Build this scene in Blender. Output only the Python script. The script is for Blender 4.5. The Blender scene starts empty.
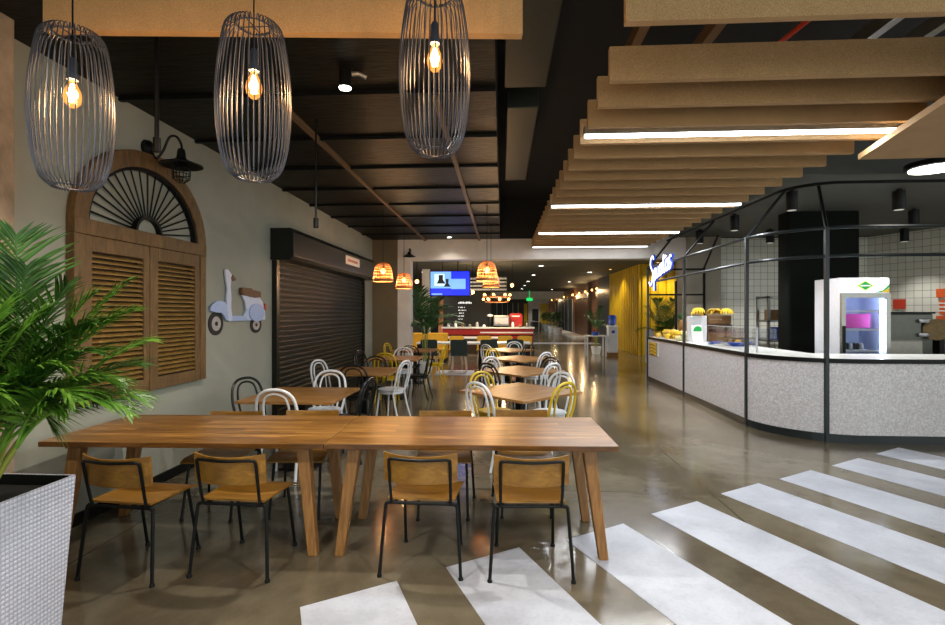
import bpy, bmesh, math, random
from math import sin, cos, pi, radians, sqrt, atan2
from mathutils import Vector, Matrix
random.seed(7)
SC = bpy.context.scene
COL = SC.collection

# ------------------------------------------------------------------ helpers
class MB:
    """collects verts / faces and links them as one mesh object"""
    def __init__(s): s.v = []; s.f = []
    def add(s, vs, fs):
        o = len(s.v); s.v += [tuple(p) for p in vs]; s.f += [tuple(i + o for i in f) for f in fs]; return s
    def box(s, x0, x1, y0, y1, z0, z1):
        return s.add([(x0,y0,z0),(x1,y0,z0),(x1,y1,z0),(x0,y1,z0),(x0,y0,z1),(x1,y0,z1),(x1,y1,z1),(x0,y1,z1)],
                     [(0,3,2,1),(4,5,6,7),(0,1,5,4),(1,2,6,5),(2,3,7,6),(3,0,4,7)])
    def hexa(s, bot, top):
        return s.add(list(bot) + list(top), [(0,3,2,1),(4,5,6,7),(0,1,5,4),(1,2,6,5),(2,3,7,6),(3,0,4,7)])
    def prism(s, poly, o, u, v, n):
        """polygon poly (a,b) -> o + a*u + b*v, extruded by n"""
        o, u, v, n = Vector(o), Vector(u), Vector(v), Vector(n); k = len(poly)
        a = [o + u*p + v*q for p, q in poly]; b = [p + n for p in a]
        fs = [tuple(range(k-1, -1, -1)), tuple(range(k, 2*k))]
        fs += [(i, (i+1) % k, k + (i+1) % k, k + i) for i in range(k)]
        return s.add(a + b, fs)
    def ring(s, outer, inner, o, u, v, n, closed=True):
        o, u, v, n = Vector(o), Vector(u), Vector(v), Vector(n); k = len(outer); vs = []
        for off in (Vector((0,0,0)), n):
            for pl in (outer, inner): vs += [o + u*p + v*q + off for p, q in pl]
        fs = []
        for i in range(k if closed else k-1):
            j = (i+1) % k
            fs += [(i, j, k+j, k+i), (2*k+i, 3*k+i, 3*k+j, 2*k+j), (i, 2*k+i, 2*k+j, j), (k+i, k+j, 3*k+j, 3*k+i)]
        if not closed: fs += [(0, k, 3*k, 2*k), (k-1, 3*k-1, 4*k-1, 2*k-1)]
        return s.add(vs, fs)
    def tube(s, pts, r, n=8, closed=False, flat=None):
        pts = [Vector(p) for p in pts]; m = len(pts); rs = r if isinstance(r, (list, tuple)) else [r]*m
        ref = None; base = len(s.v); fs = []; vs = []
        for i, p in enumerate(pts):
            if closed: t = pts[(i+1) % m] - pts[i-1]
            else: t = pts[min(i+1, m-1)] - pts[max(i-1, 0)]
            if t.length < 1e-9: t = Vector((0,0,1))
            t.normalize()
            if ref is None:
                ref = t.cross(Vector((0,0,1)))
                if ref.length < 1e-3: ref = t.cross(Vector((1,0,0)))
            ref = ref - t * ref.dot(t)
            if ref.length < 1e-6: ref = t.cross(Vector((1,0.3,0)))
            ref.normalize(); b = t.cross(ref)
            for k in range(n):
                a = 2*pi*k/n; d = (ref*cos(a) + b*sin(a)) * rs[i]
                if flat: d = Vector((d.x*flat[0], d.y*flat[1], d.z*flat[2]))
                vs.append(p + d)
        for i in range(m if closed else m-1):
            j = (i+1) % m
            for k in range(n):
                l = (k+1) % n
                fs.append((i*n+k, i*n+l, j*n+l, j*n+k))
        if not closed: fs += [tuple(range(n-1, -1, -1)), tuple((m-1)*n + k for k in range(n))]
        return s.add(vs, fs)
    def lathe(s, prof, c=(0,0,0), n=24, caps=True):
        vs = []; fs = []; m = len(prof)
        for r, z in prof:
            for k in range(n):
                a = 2*pi*k/n; vs.append((c[0] + r*cos(a), c[1] + r*sin(a), c[2] + z))
        for i in range(m-1):
            for k in range(n):
                l = (k+1) % n; fs.append((i*n+k, i*n+l, (i+1)*n+l, (i+1)*n+k))
        if caps: fs += [tuple(range(n-1, -1, -1)), tuple((m-1)*n+k for k in range(n))]
        return s.add(vs, fs)
    def cyl(s, p0, p1, r0, r1=None, n=16): return s.tube([p0, p1], [r0, r0 if r1 is None else r1], n)
    def ball(s, c, rx, ry=None, rz=None, n=12, m=8):
        ry = rx if ry is None else ry; rz = rx if rz is None else rz
        vs = [(c[0], c[1], c[2]-rz)]
        for i in range(1, m):
            a = -pi/2 + pi*i/m
            for k in range(n):
                b = 2*pi*k/n; vs.append((c[0]+rx*cos(a)*cos(b), c[1]+ry*cos(a)*sin(b), c[2]+rz*sin(a)))
        vs.append((c[0], c[1], c[2]+rz)); T = len(vs)-1; fs = []
        for k in range(n):
            l = (k+1) % n
            fs.append((0, 1+l, 1+k)); fs.append((T, 1+(m-2)*n+k, 1+(m-2)*n+l))
            for i in range(m-2): fs.append((1+i*n+k, 1+i*n+l, 1+(i+1)*n+l, 1+(i+1)*n+k))
        return s.add(vs, fs)
    def build(s, name, mat, parent=None, smooth=False, bevel=0, loc=None, rz=None):
        me = bpy.data.meshes.new(name); me.from_pydata(s.v, [], s.f); me.update()
        if smooth:
            me.shade_smooth(); me.set_sharp_from_angle(angle=radians(38))
        ob = bpy.data.objects.new(name, me); COL.objects.link(ob)
        if mat: me.materials.append(mat)
        if parent: ob.parent = parent
        if bevel:
            b = ob.modifiers.new('bevel', 'BEVEL'); b.width = bevel; b.segments = 2; b.limit_method = 'ANGLE'
        if loc: ob.location = loc
        if rz: ob.rotation_euler.z = rz
        return ob

def thing(name, label, cat, loc=(0,0,0), rz=0, group=None):
    o = bpy.data.objects.new(name, None); COL.objects.link(o)
    o.empty_display_size = .1; o.location = loc; o.rotation_euler.z = rz
    return tag(o, label, cat, group)
def tag(o, label, cat, group=None):
    o['label'] = label; o['category'] = cat
    if group: o['group'] = group
    return o
def struct(name, mb, mat, **k):
    o = mb.build(name, mat, **k); o['kind'] = 'structure'; return o
def kids(o): return [c for c in COL.objects if c.parent == o]
def copy_tree(o, parent=None):
    c = o.copy(); COL.objects.link(c)
    if parent: c.parent = parent
    for ch in kids(o): copy_tree(ch, c)
    return c
def rounded(a, b, r, n=5, x0=0, y0=0):
    out = []
    for cx, cy, s in ((a-r, b-r, 0), (-a+r, b-r, 90), (-a+r, -b+r, 180), (a-r, -b+r, 270)):
        for i in range(n+1):
            t = radians(s + 90*i/n); out.append((x0 + cx + r*cos(t), y0 + cy + r*sin(t)))
    return out
def spline(pts, n=6, closed=False):
    P = [Vector(p) for p in pts]; m = len(P); out = []
    for i in range(m if closed else m-1):
        if closed: a, b, c, d = P[i-1], P[i], P[(i+1) % m], P[(i+2) % m]
        else: a, b, c, d = P[max(i-1,0)], P[i], P[i+1], P[min(i+2,m-1)]
        for k in range(n):
            t = k/n
            out.append(0.5*((2*b) + (c-a)*t + (2*a-5*b+4*c-d)*t*t + (-a+3*b-3*c+d)*t**3))
    if not closed: out.append(P[-1])
    return out

# ------------------------------------------------------------------ materials
def srgb(r, g, b):
    f = lambda c: (c/255/12.92) if c/255 <= .04045 else ((c/255+.055)/1.055)**2.4
    return (f(r), f(g), f(b), 1)
class N:
    def __init__(s, name):
        s.m = bpy.data.materials.new(name); s.m.use_nodes = True; s.t = s.m.node_tree
        s.b = s.t.nodes['Principled BSDF']
    def n(s, kind, **k):
        o = s.t.nodes.new(kind)
        for a, v in k.items():
            if a in o.inputs: o.inputs[a].default_value = v
            else: setattr(o, a, v)
        return o
    def l(s, a, b): s.t.links.new(a, b)
    def set(s, **k):
        for a, v in k.items(): s.b.inputs[a.replace('_', ' ')].default_value = v
        return s
    def coord(s, scale=(1,1,1), swap=None):
        tc = s.n('ShaderNodeTexCoord'); out = tc.outputs['Object']
        if swap:
            sp = s.n('ShaderNodeSeparateXYZ'); cb = s.n('ShaderNodeCombineXYZ'); s.l(out, sp.inputs[0])
            for i, ax in enumerate(swap): s.l(sp.outputs[ax], cb.inputs[i])
            out = cb.outputs[0]
        mp = s.n('ShaderNodeMapping'); mp.inputs['Scale'].default_value = scale; s.l(out, mp.inputs['Vector'])
        return mp.outputs[0]
    def ramp(s, src, stops):
        r = s.n('ShaderNodeValToRGB'); e = r.color_ramp.elements
        while len(e) < len(stops): e.new(.5)
        for x, (p, c) in zip(e, stops): x.position = p; x.color = c
        s.l(src, r.inputs[0]); return r.outputs[0]
    def noise(s, vec, scale, detail=4, rough=.55, dist=0):
        o = s.n('ShaderNodeTexNoise'); o.inputs['Scale'].default_value = scale; o.inputs['Detail'].default_value = detail
        o.inputs['Roughness'].default_value = rough; o.inputs['Distortion'].default_value = dist
        s.l(vec, o.inputs['Vector']); return o.outputs[0]
    def mix(s, a, b, fac, mode='MULTIPLY'):
        o = s.n('ShaderNodeMix'); o.data_type = 'RGBA'; o.blend_type = mode
        if isinstance(fac, float): o.inputs[0].default_value = fac
        else: s.l(fac, o.inputs[0])
        for sock, x in ((o.inputs[6], a), (o.inputs[7], b)):
            if isinstance(x, tuple): sock.default_value = x
            else: s.l(x, sock)
        return o.outputs[2]
    def bump(s, h, strength=.2, dist=.01):
        o = s.n('ShaderNodeBump'); o.inputs['Strength'].default_value = strength; o.inputs['Distance'].default_value = dist
        s.l(h, o.inputs['Height']); s.l(o.outputs[0], s.b.inputs['Normal'])
    def color(s, c): s.l(c, s.b.inputs['Base Color'])

def plain(name, rgb, rough=.5, metal=0., var=.12, scale=14, bump=0, **k):
    """one colour with a little procedural variation"""
    m = N(name); c = srgb(*rgb); v = m.coord()
    d = tuple(x*(1-var) for x in c[:3]) + (1,)
    f = m.noise(v, scale)
    m.color(m.ramp(f, [(.35, d), (.65, c)])); m.set(Roughness=rough, Metallic=metal, **k)
    if bump: m.bump(f, bump)
    return m.m
def emit(name, rgb, strength, base=None):
    m = N(name); m.set(Base_Color=srgb(*(base or rgb)), Emission_Color=srgb(*rgb), Emission_Strength=strength, Roughness=.4); return m.m
def wood(name, c1, c2, scale, rough=.4, planks=None, tone=.62, coat=0.):
    m = N(name); v = m.coord(scale)
    g = m.noise(v, 1.0, 7, .62, 1.2)
    col = m.ramp(g, [(.28, srgb(*c1)), (.5, srgb(*[(a+b)/2 for a, b in zip(c1, c2)])), (.72, srgb(*c2))])
    if planks:
        bv = m.coord((1,1,1), planks[2] if len(planks) > 2 else None)
        bt = m.n('ShaderNodeTexBrick'); m.l(bv, bt.inputs['Vector'])
        for a, x in (('Scale', 1.0), ('Mortar Size', .0012), ('Brick Width', planks[0]), ('Row Height', planks[1]), ('Bias', 0.0)): bt.inputs[a].default_value = x
        bt.inputs['Color1'].default_value = (tone, tone*.93, tone*.86, 1); bt.inputs['Color2'].default_value = (1,1,1,1); bt.inputs['Mortar'].default_value = (.35,.3,.25,1)
        col = m.mix(col, bt.outputs['Color'], 1.0)
    m.color(col); m.set(Roughness=rough, Coat_Weight=coat, Coat_Roughness=.2); m.bump(g, .08, .004)
    return m.m
M = {}
def floor_mat():
    m = N('polished_concrete'); v = m.coord()
    a = m.noise(v, .55, 6, .62, .6); b = m.noise(v, 7, 5, .6); c = m.noise(v, 120, 2)
    col = m.ramp(a, [(.3, srgb(76,67,52)), (.5, srgb(107,99,82)), (.72, srgb(138,131,115))])
    col = m.mix(col, m.ramp(b, [(.3, (.72,.7,.68,1)), (.7, (1,1,1,1))]), .7)
    col = m.mix(col, m.ramp(c, [(.4, (.82,.8,.78,1)), (.6, (1,1,1,1))]), .5)
    # saw-cut joints of the slab
    sx = m.n('ShaderNodeSeparateXYZ'); m.l(m.coord(), sx.inputs[0])
    def cut(out, off, period, w):
        x = m.n('ShaderNodeMath', operation='ADD'); m.l(out, x.inputs[0]); x.inputs[1].default_value = off
        q = m.n('ShaderNodeMath', operation='PINGPONG'); m.l(x.outputs[0], q.inputs[0]); q.inputs[1].default_value = period/2
        k = m.n('ShaderNodeMath', operation='LESS_THAN'); m.l(q.outputs[0], k.inputs[0]); k.inputs[1].default_value = w
        return k.outputs[0]
    j1 = cut(sx.outputs[0], -1.85 + 4.6, 4.6, .006); j2 = cut(sx.outputs[1], -4.62 + 4.6, 4.6, .004)
    mx = m.n('ShaderNodeMath', operation='MAXIMUM'); m.l(j1, mx.inputs[0]); m.l(j2, mx.inputs[1])
    col = m.mix(col, (.42,.38,.32,1), mx.outputs[0])
    m.color(col)
    r = m.n('ShaderNodeMapRange'); m.l(b, r.inputs[0]); r.inputs[3].default_value = .09; r.inputs[4].default_value = .22
    m.l(r.outputs[0], m.b.inputs['Roughness']); m.set(Specular_IOR_Level=.6)
    m.bump(b, .03, .01)
    return m.m
def tile_mat(name, swap, size=.16):
    m = N(name); bt = m.n('ShaderNodeTexBrick'); m.l(m.coord((1,1,1), swap), bt.inputs['Vector'])
    bt.offset = 0
    for a, x in (('Scale', 1.0), ('Mortar Size', .004), ('Brick Width', size), ('Row Height', size)): bt.inputs[a].default_value = x
    bt.inputs['Color1'].default_value = srgb(222,222,210); bt.inputs['Color2'].default_value = srgb(212,212,200); bt.inputs['Mortar'].default_value = srgb(96,96,88)
    m.color(bt.outputs['Color']); m.set(Roughness=.25); return m.m
def terrazzo():
    m = N('terrazzo'); v = m.coord()
    vo = m.n('ShaderNodeTexVoronoi'); vo.inputs['Scale'].default_value = 60; m.l(v, vo.inputs['Vector'])
    vo2 = m.n('ShaderNodeTexVoronoi'); vo2.inputs['Scale'].default_value = 95; m.l(v, vo2.inputs['Vector'])
    chip = m.ramp(vo.outputs['Color'], [(.0, srgb(190,186,186)), (.45, srgb(206,203,206)), (.8, srgb(224,223,226))])
    small = m.ramp(vo2.outputs['Color'], [(.2, (.88,.87,.86,1)), (.6, (1,1,1,1))])
    m.color(m.mix(chip, small, .8)); m.set(Roughness=.35); return m.m
def felt():
    m = N('wood_fibre_board'); v = m.coord()
    a = m.noise(v, 260, 3, .7); b = m.noise(v, 5, 4)
    col = m.ramp(a, [(.3, srgb(138,107,68)), (.5, srgb(180,145,99)), (.7, srgb(206,173,128))])
    m.color(m.mix(col, m.ramp(b, [(.3, (.86,.85,.84,1)), (.7, (1,1,1,1))]), .8)); m.set(Roughness=.9); m.bump(a, .25, .004); return m.m
def plaster(name, c, var=.82, rough=.75):
    m = N(name); v = m.coord(); a = m.noise(v, 1.3, 7, .62, .8); b = m.noise(v, 30, 4)
    col = m.ramp(a, [(.3, tuple(x*var for x in srgb(*c)[:3]) + (1,)), (.7, srgb(*c))])
    m.color(col); m.set(Roughness=rough); m.bump(b, .08, .01); return m.m
def raw_concrete():
    m = N('raw_concrete'); v = m.coord(); a = m.noise(v, 2.2, 8, .66, 1.0); b = m.noise(v, 14, 5)
    m.color(m.mix(m.ramp(a, [(.3, srgb(120,104,86)), (.7, srgb(172,154,132))]), m.ramp(b, [(.3, (.7,.68,.66,1)), (.6, (1,1,1,1))]), .7))
    m.set(Roughness=.85); m.bump(b, .3, .02); return m.m
def ceiling_mat():
    m = N('dark_ceiling_panels'); v = m.coord(); bt = m.n('ShaderNodeTexBrick'); m.l(v, bt.inputs['Vector']); bt.offset = 0
    for a, x in (('Scale', 1.0), ('Mortar Size', .02), ('Brick Width', 1.34), ('Row Height', 1.2)): bt.inputs[a].default_value = x
    bt.inputs['Color1'].default_value = srgb(16,15,10); bt.inputs['Color2'].default_value = srgb(13,12,8); bt.inputs['Mortar'].default_value = srgb(7,7,6)
    m.color(bt.outputs['Color']); n = m.noise(m.coord((1,6,1)), 6, 4)
    r = m.n('ShaderNodeMapRange'); m.l(n, r.inputs[0]); r.inputs[3].default_value = .32; r.inputs[4].default_value = .6
    m.l(r.outputs[0], m.b.inputs['Roughness']); m.set(Specular_IOR_Level=.18); m.bump(n, .2, .02); return m.m
def stripe_paint():
    m = N('worn_white_paint'); v = m.coord(); a = m.noise(v, 2.2, 7, .65, .5); b = m.noise(v, 40, 4)
    col = m.ramp(a, [(.25, srgb(152,156,168)), (.6, srgb(186,191,203))])
    m.color(m.mix(col, m.ramp(b, [(.32, (.86,.85,.84,1)), (.5, (1,1,1,1))]), .6)); m.set(Roughness=.42); return m.m
def weave():
    m = N('woven_white_resin'); sp = m.n('ShaderNodeSeparateXYZ'); m.l(m.coord(), sp.inputs[0])
    ad = m.n('ShaderNodeMath', operation='ADD'); m.l(sp.outputs[0], ad.inputs[0]); m.l(sp.outputs[1], ad.inputs[1])
    def wv(o, f):
        q = m.n('ShaderNodeMath', operation='MULTIPLY'); m.l(o, q.inputs[0]); q.inputs[1].default_value = f
        z = m.n('ShaderNodeMath', operation='SINE'); m.l(q.outputs[0], z.inputs[0]); y = m.n('ShaderNodeMath', operation='ABSOLUTE'); m.l(z.outputs[0], y.inputs[0]); return y.outputs[0]
    p = m.n('ShaderNodeMath', operation='MULTIPLY'); m.l(wv(ad.outputs[0], 170), p.inputs[0]); m.l(wv(sp.outputs[2], 150), p.inputs[1])
    m.color(m.ramp(p.outputs[0], [(.05, srgb(172,174,190)), (.4, srgb(206,208,222))])); m.set(Roughness=.45); m.bump(p.outputs[0], .5, .006); return m.m
def leaf(name, a, b):
    m = N(name); n = m.noise(m.coord(), 9, 3)
    m.color(m.ramp(n, [(.3, srgb(*a)), (.7, srgb(*b))])); m.set(Roughness=.45)
    m.b.inputs['Subsurface Weight'].default_value = 0
    return m.m
def glass(name, tint=(235,245,245), rough=.02):
    m = N(name); m.set(Base_Color=srgb(*tint), Roughness=rough, IOR=1.1); m.b.inputs['Transmission Weight'].default_value = 1
    m.b.inputs['Alpha'].default_value = .35
    return m.m

M['floor'] = floor_mat(); M['wall'] = plaster('grey_green_plaster', (158,160,147)); M['concrete'] = raw_concrete()
M['ceil'] = ceiling_mat(); M['void'] = plain('black_void', (24,23,20), .8); M['duct'] = plain('dark_duct_metal', (58,60,52), .45, .6)
M['hallceil'] = plain('dark_hall_ceiling', (66,68,58), .7, scale=2); M['kioskceil'] = plain('charcoal_soffit', (72,74,68), .7, scale=3)
M['white_paint'] = plain('white_wall_paint', (222,216,208), .7, scale=3)
M['stripe'] = stripe_paint(); M['felt'] = felt(); M['terrazzo'] = terrazzo(); M['weave'] = weave()
M['tile_xz'] = tile_mat('white_tiles_back', (0,2,1)); M['tile_side'] = tile_mat('white_tiles_side', (0,2,1))
M['table'] = wood('oiled_table_wood', (102,66,24), (202,148,78), (2.4,34,20), .3, (.8,.085), .5)
M['table_leg'] = wood('table_leg_wood', (104,70,32), (164,118,64), (26,26,3), .45)
M['ply'] = wood('honey_plywood', (112,76,24), (158,114,42), (4,36,20), .38)
M['shutterwood'] = wood('weathered_shutter_wood', (76,56,28), (124,94,54), (20,20,5), .6)
M['louvre'] = wood('louvre_wood', (92,68,24), (150,116,54), (30,6,30), .55)
M['black'] = plain('black_powder_coat', (13,15,15), .45); M['black'].node_tree.nodes['Principled BSDF'].inputs['Specular IOR Level'].default_value = .2
M['steelblack'] = plain('charcoal_frame_steel', (44,50,52), .35, .4)
M['cagewire'] = plain('gunmetal_wire', (70,76,90), .42, .3); M['white_metal'] = plain('white_lacquered_metal', (226,230,236), .3, scale=5, var=.05)
M['black_metal'] = plain('black_lacquered_metal', (20,22,22), .3); M['yellow_metal'] = plain('yellow_lacquered_metal', (206,178,20), .3, scale=5, var=.08)
M['bistrotop'] = wood('bistro_table_wood', (122,84,40), (188,140,82), (3,26,20), .32, (.9,.12), .75)
M['shutter'] = plain('bronze_shutter_steel', (32,34,26), .45, 0.0, bump=.05); M['boxsteel'] = plain('dark_shutter_box', (34,36,32), .3, .5)
M['white_top'] = plain('white_counter_top', (232,234,232), .25, var=.05); M['stainless'] = plain('stainless_steel', (150,150,146), .3, .9, bump=.03)
M['steel_dark'] = plain('dull_steel', (84,86,80), .35, .7, bump=.03); M['board_wood'] = plain('dark_board_wood', (104,84,48), .6, var=.3)
M['plastic_white'] = plain('white_appliance', (214,216,222), .35, var=.05); M['inox_dark'] = plain('dark_column_cladding', (11,15,11), .7, Specular_IOR_Level=.12) if False else plain('dark_column_cladding', (11,15,11), .75)
M['inox_dark'].node_tree.nodes['Principled BSDF'].inputs['Specular IOR Level'].default_value = .12
M['glass'] = glass('clear_glass'); M['leddim'] = emit('led_diffuser_soft', (240,245,255), 2.0); M['amber'] = glass('amber_glass', (255,200,130)); M['amber'].node_tree.nodes['Principled BSDF'].inputs['Emission Color'].default_value = srgb(255,150,60); M['amber'].node_tree.nodes['Principled BSDF'].inputs['Emission Strength'].default_value = 1.3
M['bulbglass'] = emit('amber_bulb_glow', (255,150,60), 2.2)
M['filament'] = emit('filament', (255,206,130), 22.0)
M['led'] = emit('led_diffuser', (240,245,255), 13.0); M['lampwhite'] = emit('white_lamp_face', (255,250,238), 8.0); M['dimlens'] = emit('dim_spot_lens', (255,246,230), .25, (60,60,58)); M['warmlamp'] = emit('warm_lamp_face', (255,176,90), 5.0)
M['rattan'] = plain('rattan_strands', (206,140,84), .6, scale=60)
M['yellow_wall'] = plain('yellow_corrugated_steel', (206,170,16), .4, scale=2); M['copper'] = plain('copper_cladding', (150,98,60), .4, .3, scale=5, var=.35)
M['brown_dark'] = plain('dark_bronze_frame', (54,36,22), .45); M['red'] = plain('red_bench_paint', (172,26,22), .45); M['mustard'] = plain('mustard_upholstery', (196,146,28), .8)
M['dark_green'] = plain('dark_green_upholstery', (40,54,50), .8); M['beech'] = plain('pale_beech', (206,178,150), .5); M['blackboard'] = plain('black_menu_board', (26,30,28), .6)
M['pink'] = plain('salmon_column_paint', (216,146,104), .6); M['orange'] = plain('orange_plastic', (222,92,30), .5); M['sign_red'] = plain('red_orange_sign', (196,60,34), .5)
M['blue'] = plain('blue_plastic', (24,70,170), .35); M['leaf_a'] = leaf('palm_leaf', (40,90,16), (104,148,42)); M['leaf_b'] = leaf('palm_leaf_dark', (22,64,12), (64,112,28)); M['leaf_c'] = leaf('palm_leaf_far', (22,56,22), (64,104,40))
M['stem'] = plain('palm_cane', (140,150,60), .5); M['soil'] = plain('dark_soil', (18,16,14), .95, bump=.5); M['banana'] = plain('banana_skin', (232,190,40), .5); M['mango'] = plain('mango_skin', (224,184,84), .5, var=.3, scale=9); M['pale_fruit'] = plain('pale_melon_skin', (226,216,158), .55, var=.2, scale=20)
M['pine'] = plain('pineapple_skin', (150,104,40), .7, var=.5, scale=60, bump=.6); M['crate'] = plain('crate_wood', (128,92,56), .7, var=.3)
M['scooter'] = plain('pale_blue_enamel', (160,186,232), .4, var=.06); M['scooter_white'] = plain('pale_white_enamel', (192,208,238), .4, var=.05); M['leather'] = plain('brown_saddle_leather', (104,70,44), .6); M['rubber'] = plain('black_rubber', (28,28,30), .7); M['chrome'] = plain('grey_wheel_rim', (178,180,186), .35, .3); M['red_lamp'] = plain('red_tail_lamp', (190,60,40), .4)
M['scr_blue'] = emit('screen_blue', (18,40,225), .75); M['scr_light'] = emit('screen_pale_blue', (120,176,240), .55); M['scr_dark'] = emit('screen_dark', (8,18,28), .2); M['scr_white'] = emit('screen_white', (200,236,240), .6)
M['sign_white'] = emit('sign_white_face', (240,246,255), 1.0); M['sign_blue'] = emit('sign_blue_edge', (20,50,150), .5)
M['fr_light'] = emit('fridge_lamp', (210,225,255), 11.0); M['fr_inside'] = plain('fridge_liner', (184,198,222), .4, var=.05); M['fr_top'] = emit('fridge_lightbox', (238,246,255), .5)
M['green'] = emit('green_logo', (10,140,60), .35); M['lime'] = emit('lime_glow', (214,240,90), .5); M['magenta'] = plain('magenta_carton', (214,60,160), .5)
M['exit'] = emit('exit_sign_green', (20,190,90), .9); M['text_white'] = emit('white_lettering', (235,240,240), .5); M['tan_rail'] = plain('tan_ceiling_rail', (120,92,62), .5)
M['pilaster'] = plaster('brown_grey_render', (112,98,74))
M['grey_col'] = plaster('grey_column_render', (150,144,130)); M['water'] = plain('blue_water_bottle', (40,80,190), .15)
M['silver'] = plain('silver_cable_tray', (150,148,140), .4, .7)

# ------------------------------------------------------------------ setting
struct('floor', MB().box(-14, 14, -5, 62, -.1, 0), M['floor'])
struct('wall_left', MB().box(-3.4, -3.2, -3.2, 12.7, 0, 3.9), M['wall'])
struct('ceiling', MB().box(-3.2, -.05, -3.2, 12.7, 3.4, 3.5), M['ceil'])
struct('ceiling_void', MB().box(-.15, 12, -3.2, 13.2, 4.35, 4.45).box(-.15, -.05, -3.2, 12.7, 3.5, 4.35), M['void'])
struct('ceiling_kiosk', MB().box(3.75, 12, 6.9, 13.2, 3.4, 3.5).box(3.75, 12, 6.9, 6.98, 3.5, 4.35), M['kioskceil'])
struct('ceiling_hall', MB().box(-14, 12, 13.2, 60, 3.4, 3.5), M['hallceil'])
for i, x in enumerate((-1.89, -.55)):
    struct('trim_%d' % (i+1), MB().box(x-.025, x+.025, 4.2, 12.7, 3.36, 3.4), M['tan_rail'])
for i in range(9):
    y = 4.1 + i*1.06
    struct('trim_%d' % (i+3), MB().box(-3.2, -.05, y-.02, y+.02, 3.37, 3.4), M['black'])
struct('baseboard_left', MB().box(-3.2, -3.18, -3.2, 6.9, 0, .09), M['black'])
# front pillar at the left picture edge, the pilaster beside the opening and the opening's white frame
struct('wall_pillar', MB().box(-3.2, -3.0, 2.5, 2.98, 0, 4.3), M['concrete'], bevel=.01)
struct('wall_pilaster', MB().box(-3.2, -2.58, 12.45, 12.95, 0, 3.4), M['pilaster'], bevel=.01)
struct('trim_20', MB().box(-2.58, -2.27, 12.5, 12.9, 0, 2.9), M['white_paint'])
struct('wall_bulkhead', MB().box(-.15, 12, 12.55, 12.75, 3.4, 4.45), M['void'])
struct('trim_21', MB().box(-2.58, 4.4, 12.5, 12.9, 2.9, 3.4), M['white_paint'])
struct('wall_pier', MB().box(4.4, 5.2, 12.45, 13.2, 0, 3.6), M['grey_col'])
struct('wall_kiosk', MB().box(5.2, 9.0, 12.7, 12.9, 0, 3.6), M['tile_xz'])
dv = Vector((1.9, -4.6, 0)).normalized(); nv = Vector((dv.y, -dv.x, 0))
side = MB().box(0, 6.2, 0, .2, 0, 3.6).build('wall_kiosk_right', M['tile_side'], loc=(8.72, 12.7, 0), rz=atan2(dv.y, dv.x)); side['kind'] = 'structure'

# floor stripes painted across the concourse
names = ['stripe nearest the planter, ending under the middle table chairs', 'stripe that runs under the two right-hand near chairs', "stripe that starts beside the long table's right leg",
         'stripe crossed by the floor joint right of the table', 'fifth stripe counted from the planter side', 'sixth stripe counted from the planter side', 'seventh stripe counted from the planter side', 'last stripe in front of the rounded counter']
for i, (x, y) in enumerate(((-1.093,2.706),(-.351,3.183),(.45,3.62),(1.18,4.12),(1.93,4.62),(2.66,5.06),(3.441,5.534),(4.22,6.02))):
    u = Vector((.842,.54,0)); w = Vector((.42,-.907,0)); p = Vector((x, y, 0)); a = p; b = p + u*.555; L = 5.2
    o = MB().hexa([a, b, b + w*L, a + w*L], [q + Vector((0,0,.003)) for q in (a, b, b + w*L, a + w*L)]).build('floor_stripe', M['stripe'])
    tag(o, 'white painted crossing ' + names[i], 'floor marking', 'white crossing stripes in the foreground')
for i, (x0, x1, y0, y1, t) in enumerate(((-1.75,-.75,12.95,14.1,'left of the opening'), (1.3,5.0,26.0,27.4,'far along the corridor'))):
    o = MB().box(x0, x1, y0, y1, 0, .003).build('floor_stripe', M['stripe']); tag(o, 'pale floor band ' + t, 'floor marking')

# ------------------------------------------------------------------ ceiling slats, lights, services
ordn = ['nearest','second','third','fourth','fifth','sixth','seventh','eighth','ninth','tenth','eleventh','twelfth','thirteenth','fourteenth','fifteenth','sixteenth','seventeenth','eighteenth','nineteenth','twentieth','twenty-first','twenty-second','twenty-third','twenty-fourth']
ys = [2.76, 3.46] + [3.89 + .425*k for k in range(21)]
for i, y in enumerate(ys):
    x1 = 3.42 if i > 2 else 4.4
    o = MB().box(.72 if i else .66, x1, y, y+.05, 3.15, 3.38).build('ceiling_slat', M['felt'])
    tag(o, ordn[i] + ' tan wood fibre ceiling slat counted from the front of the row', 'ceiling slat', 'tan slats hung over the walkway')
    h = MB()
for i, y in enumerate((4.54, 7.52, 10.07, 12.20)):
    t = thing('linear_lamp', ['longest nearest', 'second nearest', 'third nearest', 'farthest'][i] + ' white linear light tube between the ceiling slats', 'ceiling light', (2.07, y - .0, 3.16), 0, 'linear lights in the slat ceiling')
    MB().box(-1.35, 1.35, -.03, .03, .0, .07).box(-1.2,-1.16,-.174,.189,.06,.085).box(1.16,1.2,-.174,.189,.06,.085).build('housing', M['silver'], t)
    MB().box(-1.34, 1.34, -.022, .022, -.022, .0).build('diffuser', M['led'] if i < 3 else M['leddim'], t)
    al = bpy.data.lights.new('linear_beam', 'AREA'); al.shape = 'RECTANGLE'; al.size = 2.66; al.size_y = .04; al.energy = 38 if i < 3 else 2; al.color = (.95,.98,1)
    ao = bpy.data.objects.new('linear_beam', al); COL.objects.link(ao); ao.location = (2.07, y, 3.13)
a = Vector((3.256,4.869,3.0)); b = Vector((2.72,2.6,3.0)); c_ = Vector((6.6,2.6,3.0)); d_ = Vector((6.6,4.75,3.0)); up = Vector((0,0,.05))
tag(MB().hexa([a,b,c_,d_], [q+up for q in (a,b,c_,d_)]).build('ceiling_panel', M['felt']), 'flat tan wood fibre ceiling panel at the upper right edge', 'ceiling panel')
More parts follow.
